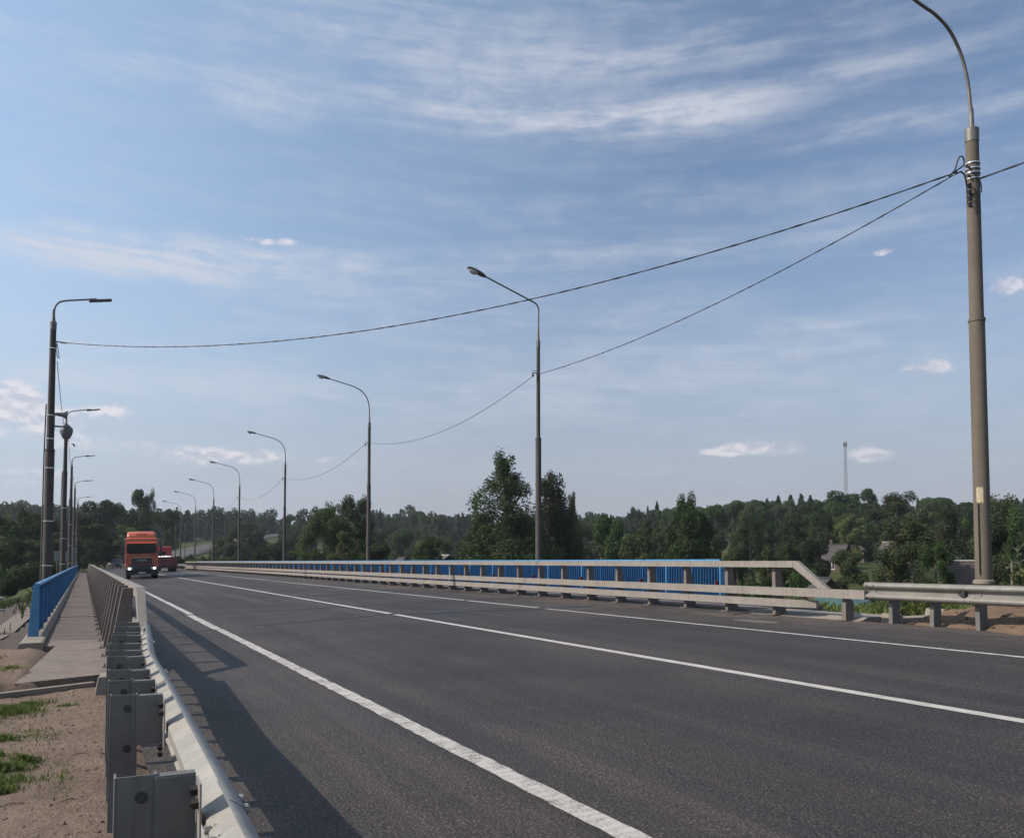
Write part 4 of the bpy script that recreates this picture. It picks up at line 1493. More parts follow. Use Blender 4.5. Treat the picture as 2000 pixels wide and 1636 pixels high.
part('rear_window', G().box((0, 6.19, 2.2), (0.9, 0.02, 0.45)), 'windscreen', rd)
part('chassis', G().box((0, 4.0, 0.58), (0.9, 8.2, 0.22)).box((0, -0.02, 0.52), (2.3, 0.10, 0.12)), 'plastic_black', rd)
for s_ in (-1, 1):
    part('tail_lamp', G().box((s_ * 1.0, -0.07, 0.52), (0.32, 0.05, 0.10)), 'red_reflector', rd)
    part('mud_flap', G().box((s_ * 0.85, 0.25, 0.45), (0.6, 0.02, 0.5)), 'plastic_black', rd)
    for yy in (0.9, 2.2, 7.2):
        wheel_on(rd, (s_ * 0.92, yy, 0.48), 0.48, 0.42)


def car(name, label, cat, loc, rot, body, h, van):
    t = thing(name, label, cat, loc, (0, 0, rot))
    hw = 0.88
    if van:
        S = [(0.0, 0.35, 0.85), (0.12, 0.28, 1.0), (1.0, 0.28, 1.12), (1.08, 0.28, 1.14), (4.5, 0.28, 1.14), (4.7, 0.35, 1.1)]
        top = [(0.85, 1.1, 0.80), (1.55, h - 0.08, 0.68), (2.2, h, 0.70), (4.4, h, 0.72), (4.66, h - 0.1, 0.70)]
    else:
        S = [(0.0, 0.35, 0.66), (0.1, 0.25, 0.80), (1.1, 0.25, 0.92), (3.4, 0.25, 0.95), (4.2, 0.28, 0.92), (4.35, 0.35, 0.85)]
        top = [(1.15, 0.92, 0.76), (1.85, h - 0.04, 0.60), (2.4, h, 0.60), (3.2, h - 0.06, 0.60), (3.9, 0.95, 0.74)]
    part('body', G().loft([rrect(y, hw, z0, z1, 0.10) for y, z0, z1 in S], True), body, t)
    zb = S[3][2] - 0.03
    part('cabin', G().loft([[(-w, y, zb), (w, y, zb), (w * 0.93, y, max(z, zb + 0.02)), (-w * 0.93, y, max(z, zb + 0.02))] for y, z, w in top]), 'windscreen', t)
    part('roof', G().loft([rrect(y, w * 0.9, z - 0.02, z + 0.04, 0.02) for y, z, w in top[1:-1]], True), body, t)
    part('front_grille', G().box((0, -0.02, 0.55), (1.0, 0.06, 0.20)), 'plastic_black', t)
    for s_ in (-1, 1):
        part('headlamp', G().box((s_ * 0.66, 0.02, 0.68), (0.30, 0.10, 0.15)), 'lamp_glass', t, bev=0.02)
        part('mirror', G().box((s_ * 0.98, 1.35, 1.08), (0.18, 0.10, 0.14)), body, t)
        for yy in (0.85, 3.5):
            wheel_on(t, (s_ * 0.78, yy, 0.32), 0.32, 0.22)
    return t


car('parked_van' if False else 'minivan', 'dark minivan coming towards the camera behind the orange lorry', 'car', tuple(road_pt(186, 4.75)), 0, 'car_dark', 1.9, True)
car('small_car', 'white car half hidden beyond the dark minivan', 'car', tuple(road_pt(199, 3.3)), R_(-3), 'car_white', 1.75, True)
car('small_car', 'farthest dark car on the bend, near the orange lorry mirror', 'car', tuple(road_pt(243, 4.3)), R_(-9), 'car_dark', 1.5, False)

# ------------------------------------------------------------------ far road: guard rail and lamps along the climb
root = thing('guard_rail', 'distant dark guard rail along the climbing road beyond the bridge', 'guard rail', tuple(road_pt(200, 12.6)))
o0 = Vector(root.location)
g = G()
pts, lats = [], []
for s in np.arange(121.5, 420, 4):
    pts.append(road_pt(s, 12.5) - o0)
    lats.append(-road_lat(s))
w_beam(g, pts, lats, 0.44)
part('beam', g, 'galv_post', root)
first = None
for k in range(74):
    s = 122.5 + 4 * k
    if first is None:
        g = G().box((0, 0, 0.2), (0.14, 0.10, 1.05))
        first = part('post', g, 'galv_post', root)
        o = first
    else:
        o = first.copy()
        COL.objects.link(o)
        o.parent = root
    o.location = road_pt(s, 12.62) - o0
FL = [(232, 15), (262, 15), (292, -2.5), (318, 15), (345, 15), (372, -2.5), (398, 15), (428, -2.5), (452, 15), (484, 15), (515, -2.5), (545, 15), (580, 15)]
fl0 = None
for k, (s, t_) in enumerate(FL):
    p = road_pt(s, t_)
    if fl0 is None:
        fl0 = lamp_post('small distant lamp post along the climbing road, its lamp shining white against the wood', (0, 0, 0), 9.5, (0.13, 0.115, 0.09, 0.085), 'curved', 'distant lamp posts on the climbing road', sides=8)
        fo = fl0
    else:
        fo = copy_tree(fl0)
    fo.location = p
    fo.rotation_euler = (0, 0, -(s - S0) / RAD + (math.pi if t_ < 0 else 0))

# road sign seen from behind, left of the walkway
t = thing('road_sign', 'grey rectangular back of a road sign on two posts left of the walkway', 'sign', (-2.15, 92, terr(-2.15, 92)))
zt = 1.45 - t.location.z
part('sign_panel', G().box((0.35, 0, zt + 0.55), (1.75, 0.05, 0.95)), 'sign_back', t, bev=0.01)
for xx in (-0.25, 0.95):
    part('post', G().tube([(xx, 0.06, -0.5), (xx, 0.06, zt + 0.9)], 0.04, 8), 'galv_post', t)
    
# low handrail on the left bank
t = thing('bank_handrail', 'thin pale handrail with one post on the left bank below the blue railing', 'handrail', (-2.6, 24.0, terr(-2.6, 24)))
zz = terr(-2.6, 24)
part('rail', G().tube([(-2.2, 0, 0.15 - zz), (0.9, 0.4, 0.25 - zz)], 0.018, 6).tube([(-2.2, 0, -0.85 - zz), (0.9, 0.4, -0.8 - zz)], 0.014, 6), 'white_paint', t)
part('post', G().tube([(0.42, 0.3, -0.4), (0.42, 0.3, -0.35 - zz)], 0.05, 8), 'galv_post', t)
# dark blue shed far down at the left edge
zb = terr(-9.2, 104)
t = thing('blue_shed', 'low dark blue shed with a pale roof edge at the left edge below the wood', 'shed', (-9.6, 104, zb))
hz = 1.45 - zb - 4.0
part('wall', G().box((0, 0, hz / 2), (3.6, 3.0, hz)), 'blue_sheet', t)
part('roof', G().prism([(-2.0, hz + 0.01), (2.0, hz + 0.01), (2.0, hz + 0.16), (-2.0, hz + 0.30)], -1.8, 1.8, 'y'), 'sign_back', t)


# ------------------------------------------------------------------ houses in the valley
def at(x, dist):
    """ground position on the bearing of photograph column x"""
    d = ray(x, 1096)
    k = dist / math.hypot(d.x, d.y)
    return d.x * k, d.y * k


def zat(x, y, dist):
    d = ray(x, y)
    return CZ + d.z * dist / math.hypot(d.x, d.y)


def house(name, label, x, dist, y_eave, y_ridge, w, l, rot, wall, roof, gable=None, chimney=False, hip=0.0, extra=None, over=0.35):
    X, Y = at(x, dist)
    ze, zr = zat(x, y_eave, dist), zat(x, y_ridge, dist)
    zb = terr(X, Y) - 0.5
    t = thing(name, label, 'house' if 'shed' not in name else 'shed', (X, Y, zb), (0, 0, rot))
    he, hr = ze - zb, zr - zb
    part('wall', G().prism([(-w / 2, 0), (w / 2, 0), (w / 2, he), (0, hr - 0.12 if not hip else he), (-w / 2, he)], -l / 2, l / 2, 'y'), wall, t)
    k = (hr - he) / (w / 2)
    e0 = he - over * k
    th = 0.10
    g = G()
    for s_ in (-1, 1):
        g.add([(s_ * (w / 2 + over), -l / 2 - over, e0), (s_ * (w / 2 + over), l / 2 + over, e0), (0, l / 2 + over - hip, hr), (0, -l / 2 - over + hip, hr),
               (s_ * (w / 2 + over), -l / 2 - over, e0 - th), (s_ * (w / 2 + over), l / 2 + over, e0 - th), (0, l / 2 + over - hip, hr - th), (0, -l / 2 - over + hip, hr - th)],
              [(0, 1, 2, 3), (7, 6, 5, 4), (0, 4, 5, 1), (1, 5, 6, 2), (2, 6, 7, 3), (3, 7, 4, 0)])
    if hip:
        for s_ in (-1, 1):
            y = s_ * (l / 2 + over)
            g.add([(-w / 2 - over, y, e0), (w / 2 + over, y, e0), (0, y - s_ * hip, hr)], [(0, 1, 2)])
    r = part('roof', g, roof, t)
    part('ridge', G().box((0, 0, hr + 0.04), (0.28, l + 2 * over - 2 * hip, 0.10)), 'white_paint' if roof != 'roof_felt' else roof, r)
    if gable:
        f = part('window', G().box((gable[0], -l / 2 - 0.04, gable[1]), (gable[2] + 0.3, 0.10, gable[3] + 0.3)), 'white_paint', t)
        part('pane', G().box((gable[0] - gable[2] * .26, -l / 2 - 0.075, gable[1]), (gable[2] * .40, 0.06, gable[3])).box((gable[0] + gable[2] * .26, -l / 2 - 0.075, gable[1]), (gable[2] * .40, 0.06, gable[3])), 'pane', f)
    if chimney:
        part('chimney', G().box((0.4, 0.6, hr + 0.35), (0.5, 0.5, 1.0)), 'roof_brown', r)
    return t


h1 = house('log_house', 'dark log house with a steep gable and a white window', 1629, 150, 1089, 1063, 4.4, 4.6, R_(11), 'log_wall', 'roof_felt', None, True)
he = zat(1629, 1089, 150) - h1.location.z
f = part('window', G().box((-2.24, -0.9, he - 1.25), (0.10, 1.15, 1.5)), 'white_paint', h1)
part('pane', G().box((-2.28, -1.18, he - 1.25), (0.06, 0.42, 1.15)).box((-2.28, -0.62, he - 1.25), (0.06, 0.42, 1.15)), 'pane', f)
house('grey_roof_house', 'house with a broad grey slate roof rising behind the dark log house', 1660, 182, 1071, 1050, 5.0, 6.0, R_(-48), 'log_wall_grey', 'roof_slate', hip=1.2)
house('brown_roof_house', 'long low house with a brown roof beside the thick concrete post', 1876, 78, 1136, 1095, 4.0, 3.2, R_(34), 'log_wall', 'roof_brown')
house('pale_gable_house', 'small house showing a pale gable behind the feathery tree', 1741, 165, 1075, 1058, 2.4, 3.2, R_(-5), 'log_wall_grey', 'roof_slate')
house('dark_shed', 'little dark shed behind the sloping end of the right barrier', 1610, 84, 1150, 1128, 2.4, 3.0, R_(-30), 'log_wall', 'roof_felt')
house('far_cabin', 'far cabin with a pale pointed roof beyond the blue railing', 868, 108, 1098, 1084, 3.0, 4.5, R_(-8), 'log_wall', 'roof_slate')
house('far_cabin', 'tiny dark cabin roof beyond the blue railing, left of the poplars', 786, 112, 1100, 1088, 2.4, 3.5, R_(-5), 'log_wall', 'roof_felt')
X, Y = at(1636, 42)
zb = terr(X, Y)
t = thing('turquoise_shed', 'turquoise sheet roof low behind the barrier end and the grass', 'shed', (X, Y, zb), (0, 0, R_(-58)))
zt = zat(1636, 1160, 42) - zb
g = G()
g.prism([(-1.6, zt - 1.5), (-1.15, zt - 0.35), (-0.5, zt), (0.5, zt), (1.15, zt - 0.35), (1.6, zt - 1.5)], -2.0, 2.0, 'y')
part('roof', g, 'turquoise_sheet', t)
part('wall', G().box((0, 0, (zt - 1.5) / 2), (2.9, 3.7, zt - 1.5)), 'old_wood', t)

# wooden pole with crossarm at the right
X, Y = at(1975, 78)
zb = terr(X, Y)
t = thing('utility_pole', 'thin pale wooden utility pole with crossarm right of the thick post', 'utility pole', (X, Y, zb), (0, 0, R_(-50)))
zt = zat(1972, 1094, 78) - zb
part('pole', G().tube([(0, 0, -0.5), (0.05, 0, zt)], [0.13, 0.09], 10), 'old_wood', t)
part('crossarm', G().box((0, 0, zt - 0.15), (1.1, 0.08, 0.09)).box((0, 0, zt - 0.55), (0.8, 0.08, 0.09)), 'old_wood', t)

# radio mast on the wooded hill
X, Y = at(1655, 330)
zb = terr(X, Y)
H = zat(1655, 859, 330) - zb
t = thing('radio_mast', 'tall thin lattice radio mast rising above the wooded hill', 'mast', (X, Y, zb))
g = G()


def mw(z):
    f = z / H
    return 0.66 * (1 - f) + 0.26 * f


C4 = [(-1, -1), (1, -1), (1, 1), (-1, 1)]
for sx, sy in C4:
    g.tube([(sx * mw(z), sy * mw(z), z) for z in np.linspace(0, H * 0.93, 10)], 0.05, 5)
nb = 26
zs = np.linspace(0, H * 0.93, nb + 1)
for k in range(nb):
    for q in range(4):
        a, b = C4[q], C4[(q + 1) % 4]
        if k % 2:
            a, b = b, a
        g.tube([(a[0] * mw(zs[k]), a[1] * mw(zs[k]), zs[k]), (b[0] * mw(zs[k + 1]), b[1] * mw(zs[k + 1]), zs[k + 1])], 0.026, 4)
part('lattice', g, 'tower_paint', t)
g = G()
for q in range(6):
    a = q * math.pi / 3
    g.box((0.6 * math.cos(a), 0.6 * math.sin(a), H * 0.955), (0.14, 0.14, 1.8))
    g.tube([(0, 0, H * 0.955), (0.75 * math.cos(a), 0.75 * math.sin(a), H * 0.955)], 0.05, 4)
part('antennas', g, 'plastic_grey', t)
part('spike', G().tube([(0, 0, H * 0.92), (0, 0, H)], 0.07, 5), 'tower_paint', t)
part('ladder', G().tube([(1.5, 0, 0), (1.0, 0, H * 0.42)], 0.12, 5), 'tower_paint', t)
#PART4

# ------------------------------------------------------------------ trees
def leaf_mesh(name, pts, nrm, size, rs, mat, asp=0.62):
    """many small leaf-clump faces, each a bent quad of its own"""
    n = len(pts)
    d = rs.normal(size=(n, 3))
    d[:, 2] *= 0.8
    nn = nrm * 0.9 + rs.normal(size=(n, 3)) * 0.75
    nn /= np.linalg.norm(nn, axis=1)[:, None] + 1e-9
    u = np.cross(nn, d)
    u /= np.linalg.norm(u, axis=1)[:, None] + 1e-9
    v = np.cross(nn, u)
    sz = size * rs.uniform(0.55, 1.35, n)[:, None]
    a, b = u * sz, v * sz * asp
    bend = nn * sz * rs.uniform(-0.35, 0.35, n)[:, None]
    V = np.stack([pts - a, pts - b * 1.0 + bend, pts + a, pts + b + bend], 1).reshape(-1, 3)
    me = bpy.data.meshes.new(name)
    me.vertices.add(4 * n)
    me.vertices.foreach_set('co', V.astype(np.float32).ravel())
    me.loops.add(4 * n)
    me.loops.foreach_set('vertex_index', np.arange(4 * n, dtype=np.int32))
    me.polygons.add(n)
    me.polygons.foreach_set('loop_start', np.arange(0, 4 * n, 4, dtype=np.int32))
    me.polygons.foreach_set('loop_total', np.full(n, 4, np.int32))
    me.materials.append(MAT[mat])
    me.update()
    me.validate()
    return me


def lobes_points(lobes, n, rs, gap=0.5, inner=0.45):
    """points in a set of ellipsoid lobes (centre, radii), dense towards their outsides, with holes"""
    vol = np.array([(l[1][0] * l[1][1] * l[1][2]) ** 0.72 for l in lobes])
    cnt = rs.multinomial(n, vol / vol.sum())
    P, N = [], []
    for (c, r), k in zip(lobes, cnt):
        d = rs.normal(size=(k, 3))
        d /= np.linalg.norm(d, axis=1)[:, None] + 1e-9
        rad = inner + (1 - inner) * rs.uniform(0, 1, k) ** 0.55
        rad = rad * (1 + 0.10 * rs.normal(size=k) * (rs.uniform(size=k) > .6))
        P.append(np.array(c) + d * rad[:, None] * np.array(r))
        N.append(d / np.array(r) * min(r))
    P, N = np.concatenate(P), np.concatenate(N)
    f = 9.0
    ph = rs.uniform(0, 6, 6)
    h = np.sin(f * P[:, 0] * 2.2 + ph[0] + 2 * np.sin(f * P[:, 2] + ph[1])) * np.sin(f * P[:, 1] * 2.1 + ph[2] + 1.5 * np.sin(f * P[:, 0] * 1.3 + ph[3])) * np.cos(f * P[:, 2] * 1.4 + ph[4])
    keep = h > -0.55 + gap * 0.6 * (rs.uniform(size=len(h)) - 0.5)
    return P[keep], N[keep]


def branch_mesh(name, lobes, rs, mat, trunk_r=0.014, top=0.85, lean=0.02):
    g = G()
    w = [(lean * math.sin(3 * t + rs.uniform(0, .2)), lean * math.cos(2.3 * t), t * top) for t in np.linspace(0, 1, 8)]
    w[0] = (0, 0, -0.05)
    g.tube(w, [trunk_r * (1.25 - 1.05 * t) for t in np.linspace(0, 1, 8)], 7)
    for c, r in lobes:
        if rs.uniform() < 0.75:
            zb = max(0.08, min(c[2] - 0.12, top * 0.9))
            b = np.array([lean * math.sin(3 * zb), lean * math.cos(2.3 * zb), zb])
            c = np.array(c)
            m = b + (c - b) * 0.5 + np.array([0, 0, -0.01])
            g.tube([tuple(b), tuple(m), tuple(c)], [trunk_r * 0.42, trunk_r * 0.3, trunk_r * 0.12], 5)
    return g.mesh(name, mat, False)


def make_kind(kind, seed, n):
    """crown and trunk meshes of unit height"""
    rs = np.random.RandomState(seed)
    L = []
    if kind == 'poplar':
        for k in range(95):
            z = 0.07 + 0.88 * (k / 94)
            env = 0.215 * (1 - z) ** 0.70 * (0.90 + 0.14 * math.sin(z * 19 + seed)) + 0.016
            a = rs.uniform(0, 6.28)
            rr = env * rs.uniform(0.2, 1.0) ** 0.6
            L.append(((rr * math.cos(a), rr * math.sin(a), z), (env * 0.30 + 0.014, env * 0.30 + 0.014, 0.045 + 0.035 * rs.uniform())))
        P, N = lobes_points(L, n, rs, 0.5, 0.2)
        sz, mat, bk, tr = 0.0105, 'leaf_poplar', 'bark', 0.012
    elif kind == 'birch':
        for k in range(26):
            z = 0.22 + 0.72 * rs.uniform() ** 0.9
            env = 0.25 * math.sin(math.pi * min(1, (z - 0.08) / 0.95)) ** 0.7 + 0.02
            a = rs.uniform(0, 6.28)
            rr = env * rs.uniform(0.3, 1.0)
            L.append(((rr * math.cos(a), rr * math.sin(a), z), (0.075, 0.075, 0.085)))
        P, N = lobes_points(L, n, rs, 1.0, 0.2)
        drop = rs.exponential(0.02, len(P))
        P[:, 2] -= drop
        sz, mat, bk, tr = 0.0125, 'leaf_birch', 'bark_pale', 0.010
    elif kind in ('broad', 'light'):
        for k in range(24):
            z = 0.20 + 0.72 * rs.uniform()
            env = 0.30 * math.sin(math.pi * min(1, max(0.05, (z - 0.02) / 1.02))) ** 0.6
            a = rs.uniform(0, 6.28)
            rr = env * rs.uniform(0.3, 1.0)
            s_ = rs.uniform(0.07, 0.125)
            L.append(((rr * math.cos(a), rr * math.sin(a), z), (s_ * 1.1, s_ * 1.1, s_ * 0.85)))
        P, N = lobes_points(L, n, rs, 0.6, 0.45)
        sz, mat, bk, tr = 0.0165, 'leaf_broad' if kind == 'broad' else 'leaf_light', 'bark', 0.016
    elif kind == 'spruce':
        k = n
        z = 1 - rs.uniform(0, 1, k) ** 0.55 * 0.93
        tier = 0.72 + 0.28 * np.abs(((z * 17 + 0.25 * rs.uniform(size=k)) % 1) - 0.5) * 2
        env = 0.185 * (1.02 - z) ** 0.82 * tier + 0.004
        a = rs.uniform(0, 6.28, k)
        env = env * (1 + 0.22 * np.sin(a * 5 + z * 31 + seed))
        rr = env * rs.uniform(0.15, 1, k) ** 0.5
        P = np.stack([rr * np.cos(a), rr * np.sin(a), z - rr * 0.25], 1)
        N = np.stack([np.cos(a), np.sin(a), np.full(k, 0.6)], 1)
        sz, mat, bk, tr = 0.0150, 'needle', 'bark', 0.011
    else:   # bush
        for k in range(20):
            a = rs.uniform(0, 6.28)
            rr = 0.52 * rs.uniform(0.1, 1) ** 0.6
            z = 0.28 + 0.45 * rs.uniform() * (1 - rr * 0.9)
            s_ = rs.uniform(0.17, 0.27)
            L.append(((rr * math.cos(a), rr * math.sin(a), z), (s_, s_, s_)))
        P, N = lobes_points(L, n, rs, 0.5, 0.45)
        P[:, 2] = np.abs(P[:, 2])
        sz, mat, bk, tr = 0.034, 'leaf_broad' if seed % 2 else 'leaf_light', 'bark', 0.02
    cm = leaf_mesh('crown', P, N, sz * (9000 / n) ** 0.36, rs, mat)
    if kind == 'spruce':
        tm = G().tube([(0, 0, -0.05), (0, 0, 0.5), (0, 0, 0.97)], [0.012, 0.008, 0.002], 6).mesh('trunk', bk, False)
    elif kind == 'bush':
        g = G()
        for q in range(5):
            a = q * 1.3
            g.tube([(0.05 * math.cos(a), 0.05 * math.sin(a), -0.1), (0.3 * math.cos(a), 0.3 * math.sin(a), 0.5)], [0.02, 0.008], 5)
        tm = g.mesh('trunk', bk, False)
    else:
        tm = branch_mesh('trunk', L, rs, bk, tr, 0.9)
    return cm, tm


KIND = {}
for kind, n, seeds in (('poplar', 44000, (1, 2)), ('birch', 17000, (3, 4, 5)), ('broad', 17000, (6, 7, 8, 9)), ('light', 9000, (10, 11)), ('spruce', 7000, (12, 13, 14)), ('bush', 6500, (15, 16, 17))):
    KIND[kind] = [make_kind(kind, s, n) for s in seeds]
NAMES = {'poplar': 'poplar_tree', 'birch': 'birch_tree', 'broad': 'broadleaf_tree', 'light': 'broadleaf_tree', 'spruce': 'spruce_tree', 'bush': 'bush'}
rt = random.Random(77)


def tree(kind, x, y, h, w, label, group=None, v=None, sink=0.0, squash=1.0):
    """h height, w crown width in metres"""
    base = {'poplar': 0.43, 'birch': 0.56, 'broad': 0.74, 'light': 0.74, 'spruce': 0.37, 'bush': 1.45}[kind]
    cm, tm = KIND[kind][rt.randrange(len(KIND[kind])) if v is None else v % len(KIND[kind])]
    root = thing(NAMES[kind], label, 'bush' if kind == 'bush' else 'tree', (x, y, terr(x, y) - 0.1 - sink), (0, 0, rt.uniform(0, 6.28)), group)
    k = w / base
    root.scale = (k, k * squash, h)
    link('crown', cm, root)
    link('trunk', tm, root)
    return root


def tree_px(kind, px, ytop, dist, wpx, label, group=None, v=None, minh=None):
    x, y = at(px, dist)
    ztop = zat(px, ytop, dist)
    h = ztop - terr(x, y)
    w = wpx * dist / 1600 * 1.06
    return tree(kind, x, y, h, w, label, group, v)


# trees one can point to
tree_px('poplar', 985, 880, 96, 185, 'tallest poplar, its pointed crown left of the sharply bent lamp post', None, 0)
tree_px('poplar', 1078, 920, 101, 165, 'second tall poplar standing right behind the sharply bent lamp post', None, 1)
tree_px('poplar', 1117, 958, 106, 62, 'slim young poplar right of the two tall poplars', None, 0)
tree_px('poplar', 930, 1010, 99, 100, 'lower poplar at the left foot of the tallest poplar', None, 1)
tree_px('birch', 632, 978, 118, 86, 'loose birch left of the third lamp post on the right side', None, 0)
tree_px('birch', 690, 964, 120, 92, 'thin airy birch with bare pale limbs just left of the third right-hand lamp post', None, 1)
tree_px('birch', 655, 1000, 128, 70, 'dusky birch between two taller birches near the third right-hand lamp post')
tree_px('broad', 1345, 966, 112, 128, 'big dark broadleaf tree with spiky top shoots above the end of the blue railing', None, 0)
tree_px('birch', 1338, 958, 113, 66, 'thin leader shoots of a young tree poking above the big dark broadleaf tree', None, 2)
tree_px('broad', 1265, 1005, 104, 90, 'rounded tree left of the big dark broadleaf tree')
tree_px('light', 1238, 1058, 84, 92, 'bright green bush-like tree directly above the blue handrail', None, 0)
tree_px('broad', 1190, 1000, 118, 80, 'dark rounded tree right of the poplars')
tree_px('broad', 1640, 953, 255, 92, 'domed broadleaf tree on the hill beneath the radio mast', None, 2)
tree_px('broad', 1698, 948, 268, 42, 'round-headed tree with open crown right of the radio mast', None, 1)
for k, (px, yt, w) in enumerate([(1500, 972, 40), (1522, 966, 38), (1546, 964, 44), (1567, 962, 42), (1585, 966, 40), (1478, 976, 40)]):
    tree_px('spruce', px, yt, 285 + 4 * k, w, 'dark pointed spruce in the close row on the hill left of the radio mast', 'spruce row on the hill')
tree_px('light', 1668, 1008, 196, 56, 'light green tree catching the sun below the radio mast', None, 1)
tree_px('light', 1632, 1024, 190, 44, 'small light green tree above the dark log house', None, 0)
tree_px('birch', 1752, 958, 172, 96, 'tall birch on the slope above the pale gable house', None, 2)
tree_px('broad', 1810, 985, 166, 80, 'broad tree between the tall birch and the thick concrete post')
tree_px('birch', 1872, 972, 140, 92, 'drooping birch immediately left of the thick concrete post', None, 0)
tree_px('birch', 1965, 962, 122, 88, 'birch right of the thick concrete post', None, 1)
tree_px('spruce', 1990, 972, 135, 40, 'spruce at the right edge of the picture', None, 0)
tree_px('birch', 1990, 985, 112, 70, 'shorter birch at the right edge before the spruce', None, 2)
tree_px('broad', 1655, 1070, 84, 74, 'round dark tree in front of the dark log house', None, 3)
tree_px('birch', 1780, 1006, 74, 116, 'feathery tree with thin drooping twigs behind the right guard rail', None, 1)
tree_px('birch', 1830, 1052, 70, 62, 'small feathery tree left of the brown-roofed house', None, 2)
tree_px('bush', 1560, 1100, 100, 64, 'dark bush left of the sloping barrier end', None, 0)
tree_px('broad', 1592, 1040, 120, 66, 'slender tree left of the log house window', None, 1)
tree_px('broad', 1530, 1050, 112, 72, 'round tree with brighter top behind the upper barrier rail', None, 2)
tree_px('light', 1500, 1062, 104, 60, 'pale green bushy tree over the end of the blue railing', None, 1)
tree_px('broad', 1440, 1046, 108, 66, 'dark round tree right of the end of the blue railing', None, 0)
tree_px('bush', 1470, 1120, 70, 90, 'dark thicket under the upper rail, right of the blue railing', None, 2)
tree_px('bush', 1545, 1128, 62, 80, 'dark bush between the barrier post and the sloping end', None, 0)
tree_px('bush', 1700, 1124, 64, 56, 'bush behind the start of the right guard rail', None, 0)
tree_px('bush', 1745, 1118, 60, 60, 'grey-green bush below the feathery tree', None, 2)
tree_px('broad', 1935, 1010, 92, 70, 'dark tree behind the foot of the thick concrete post', None, 3)
tree_px('bush', 1985, 1090, 62, 74, 'bush at the right edge behind the guard rail', None, 1)
# left of the road
tree_px('broad', 192, 970, 232, 78, 'dark domed tree above the left walkway, behind the third left lamp post', None, 1)
tree_px('broad', 232, 975, 236, 52, 'dark round tree above the orange lorry on its left', None, 2)
tree_px('broad', 267, 948, 255, 46, 'tall ragged tree rising above the orange lorry', None, 1)
tree_px('birch', 287, 951, 257, 30, 'slim tree right against the tall ragged tree above the orange lorry', None, 0)
tree_px('broad', 320, 987, 250, 56, 'dark tree right of the tall ragged tree above the lorry', None, 0)
tree_px('broad', 43, 986, 178, 26, 'small rounded treetop standing out left of the nearest left lamp post', None, 3)
for k, (px, yt, d, w, kd) in enumerate([(8, 1000, 150, 70, 'light'), (60, 1000, 158, 74, 'broad'), (30, 1008, 140, 66, 'broad'), (90, 1010, 150, 66, 'birch'), (120, 1008, 165, 60, 'broad'), (76, 1002, 172, 40, 'birch'),
                                        (150, 1000, 190, 60, 'broad'), (175, 1020, 182, 66, 'broad'), (205, 1025, 196, 60, 'broad'), (250, 1022, 226, 60, 'light'), (-30, 1000, 150, 90, 'broad'), (-90, 990, 150, 110, 'broad'),
                                        (20, 1040, 122, 74, 'broad'), (66, 1048, 128, 66, 'broad'), (105, 1046, 138, 56, 'broad'), (138, 1048, 150, 56, 'broad'), (-20, 1035, 118, 80, 'light'),
                                        (0, 1080, 112, 50, 'bush'), (50, 1085, 114, 56, 'bush'), (95, 1085, 124, 50, 'bush'), (130, 1080, 138, 46, 'bush'), (20, 1110, 88, 40, 'bush'), (160, 1070, 200, 44, 'bush'), (196, 1062, 232, 44, 'bush'), (226, 1058, 262, 44, 'bush')]):
    lab = 'bush at the foot of the dark wood left of the walkway' if kd == 'bush' else '%s in the dark wood left of the walkway' % {'light': 'paler green tree', 'broad': 'dark leafy tree', 'birch': 'airy birch'}[kd]
    tree_px(kd, px, yt, d, w, lab, {'bush': 'bushes of the left wood', 'light': 'paler trees of the left wood', 'broad': 'leafy trees of the left wood', 'birch': 'birches of the left wood'}[kd])

for k, (px, yt, d, w) in enumerate([(352, 1080, 150, 30), (372, 1076, 158, 34), (392, 1079, 150, 32), (414, 1074, 162, 38), (338, 1084, 170, 24), (436, 1070, 150, 50), (460, 1062, 160, 56), (385, 1086, 135, 40), (420, 1086, 132, 40)]):
    tree_px('bush', px, yt, d, w, 'green shrub on the bank below the climbing far road', 'shrubs below the far road')

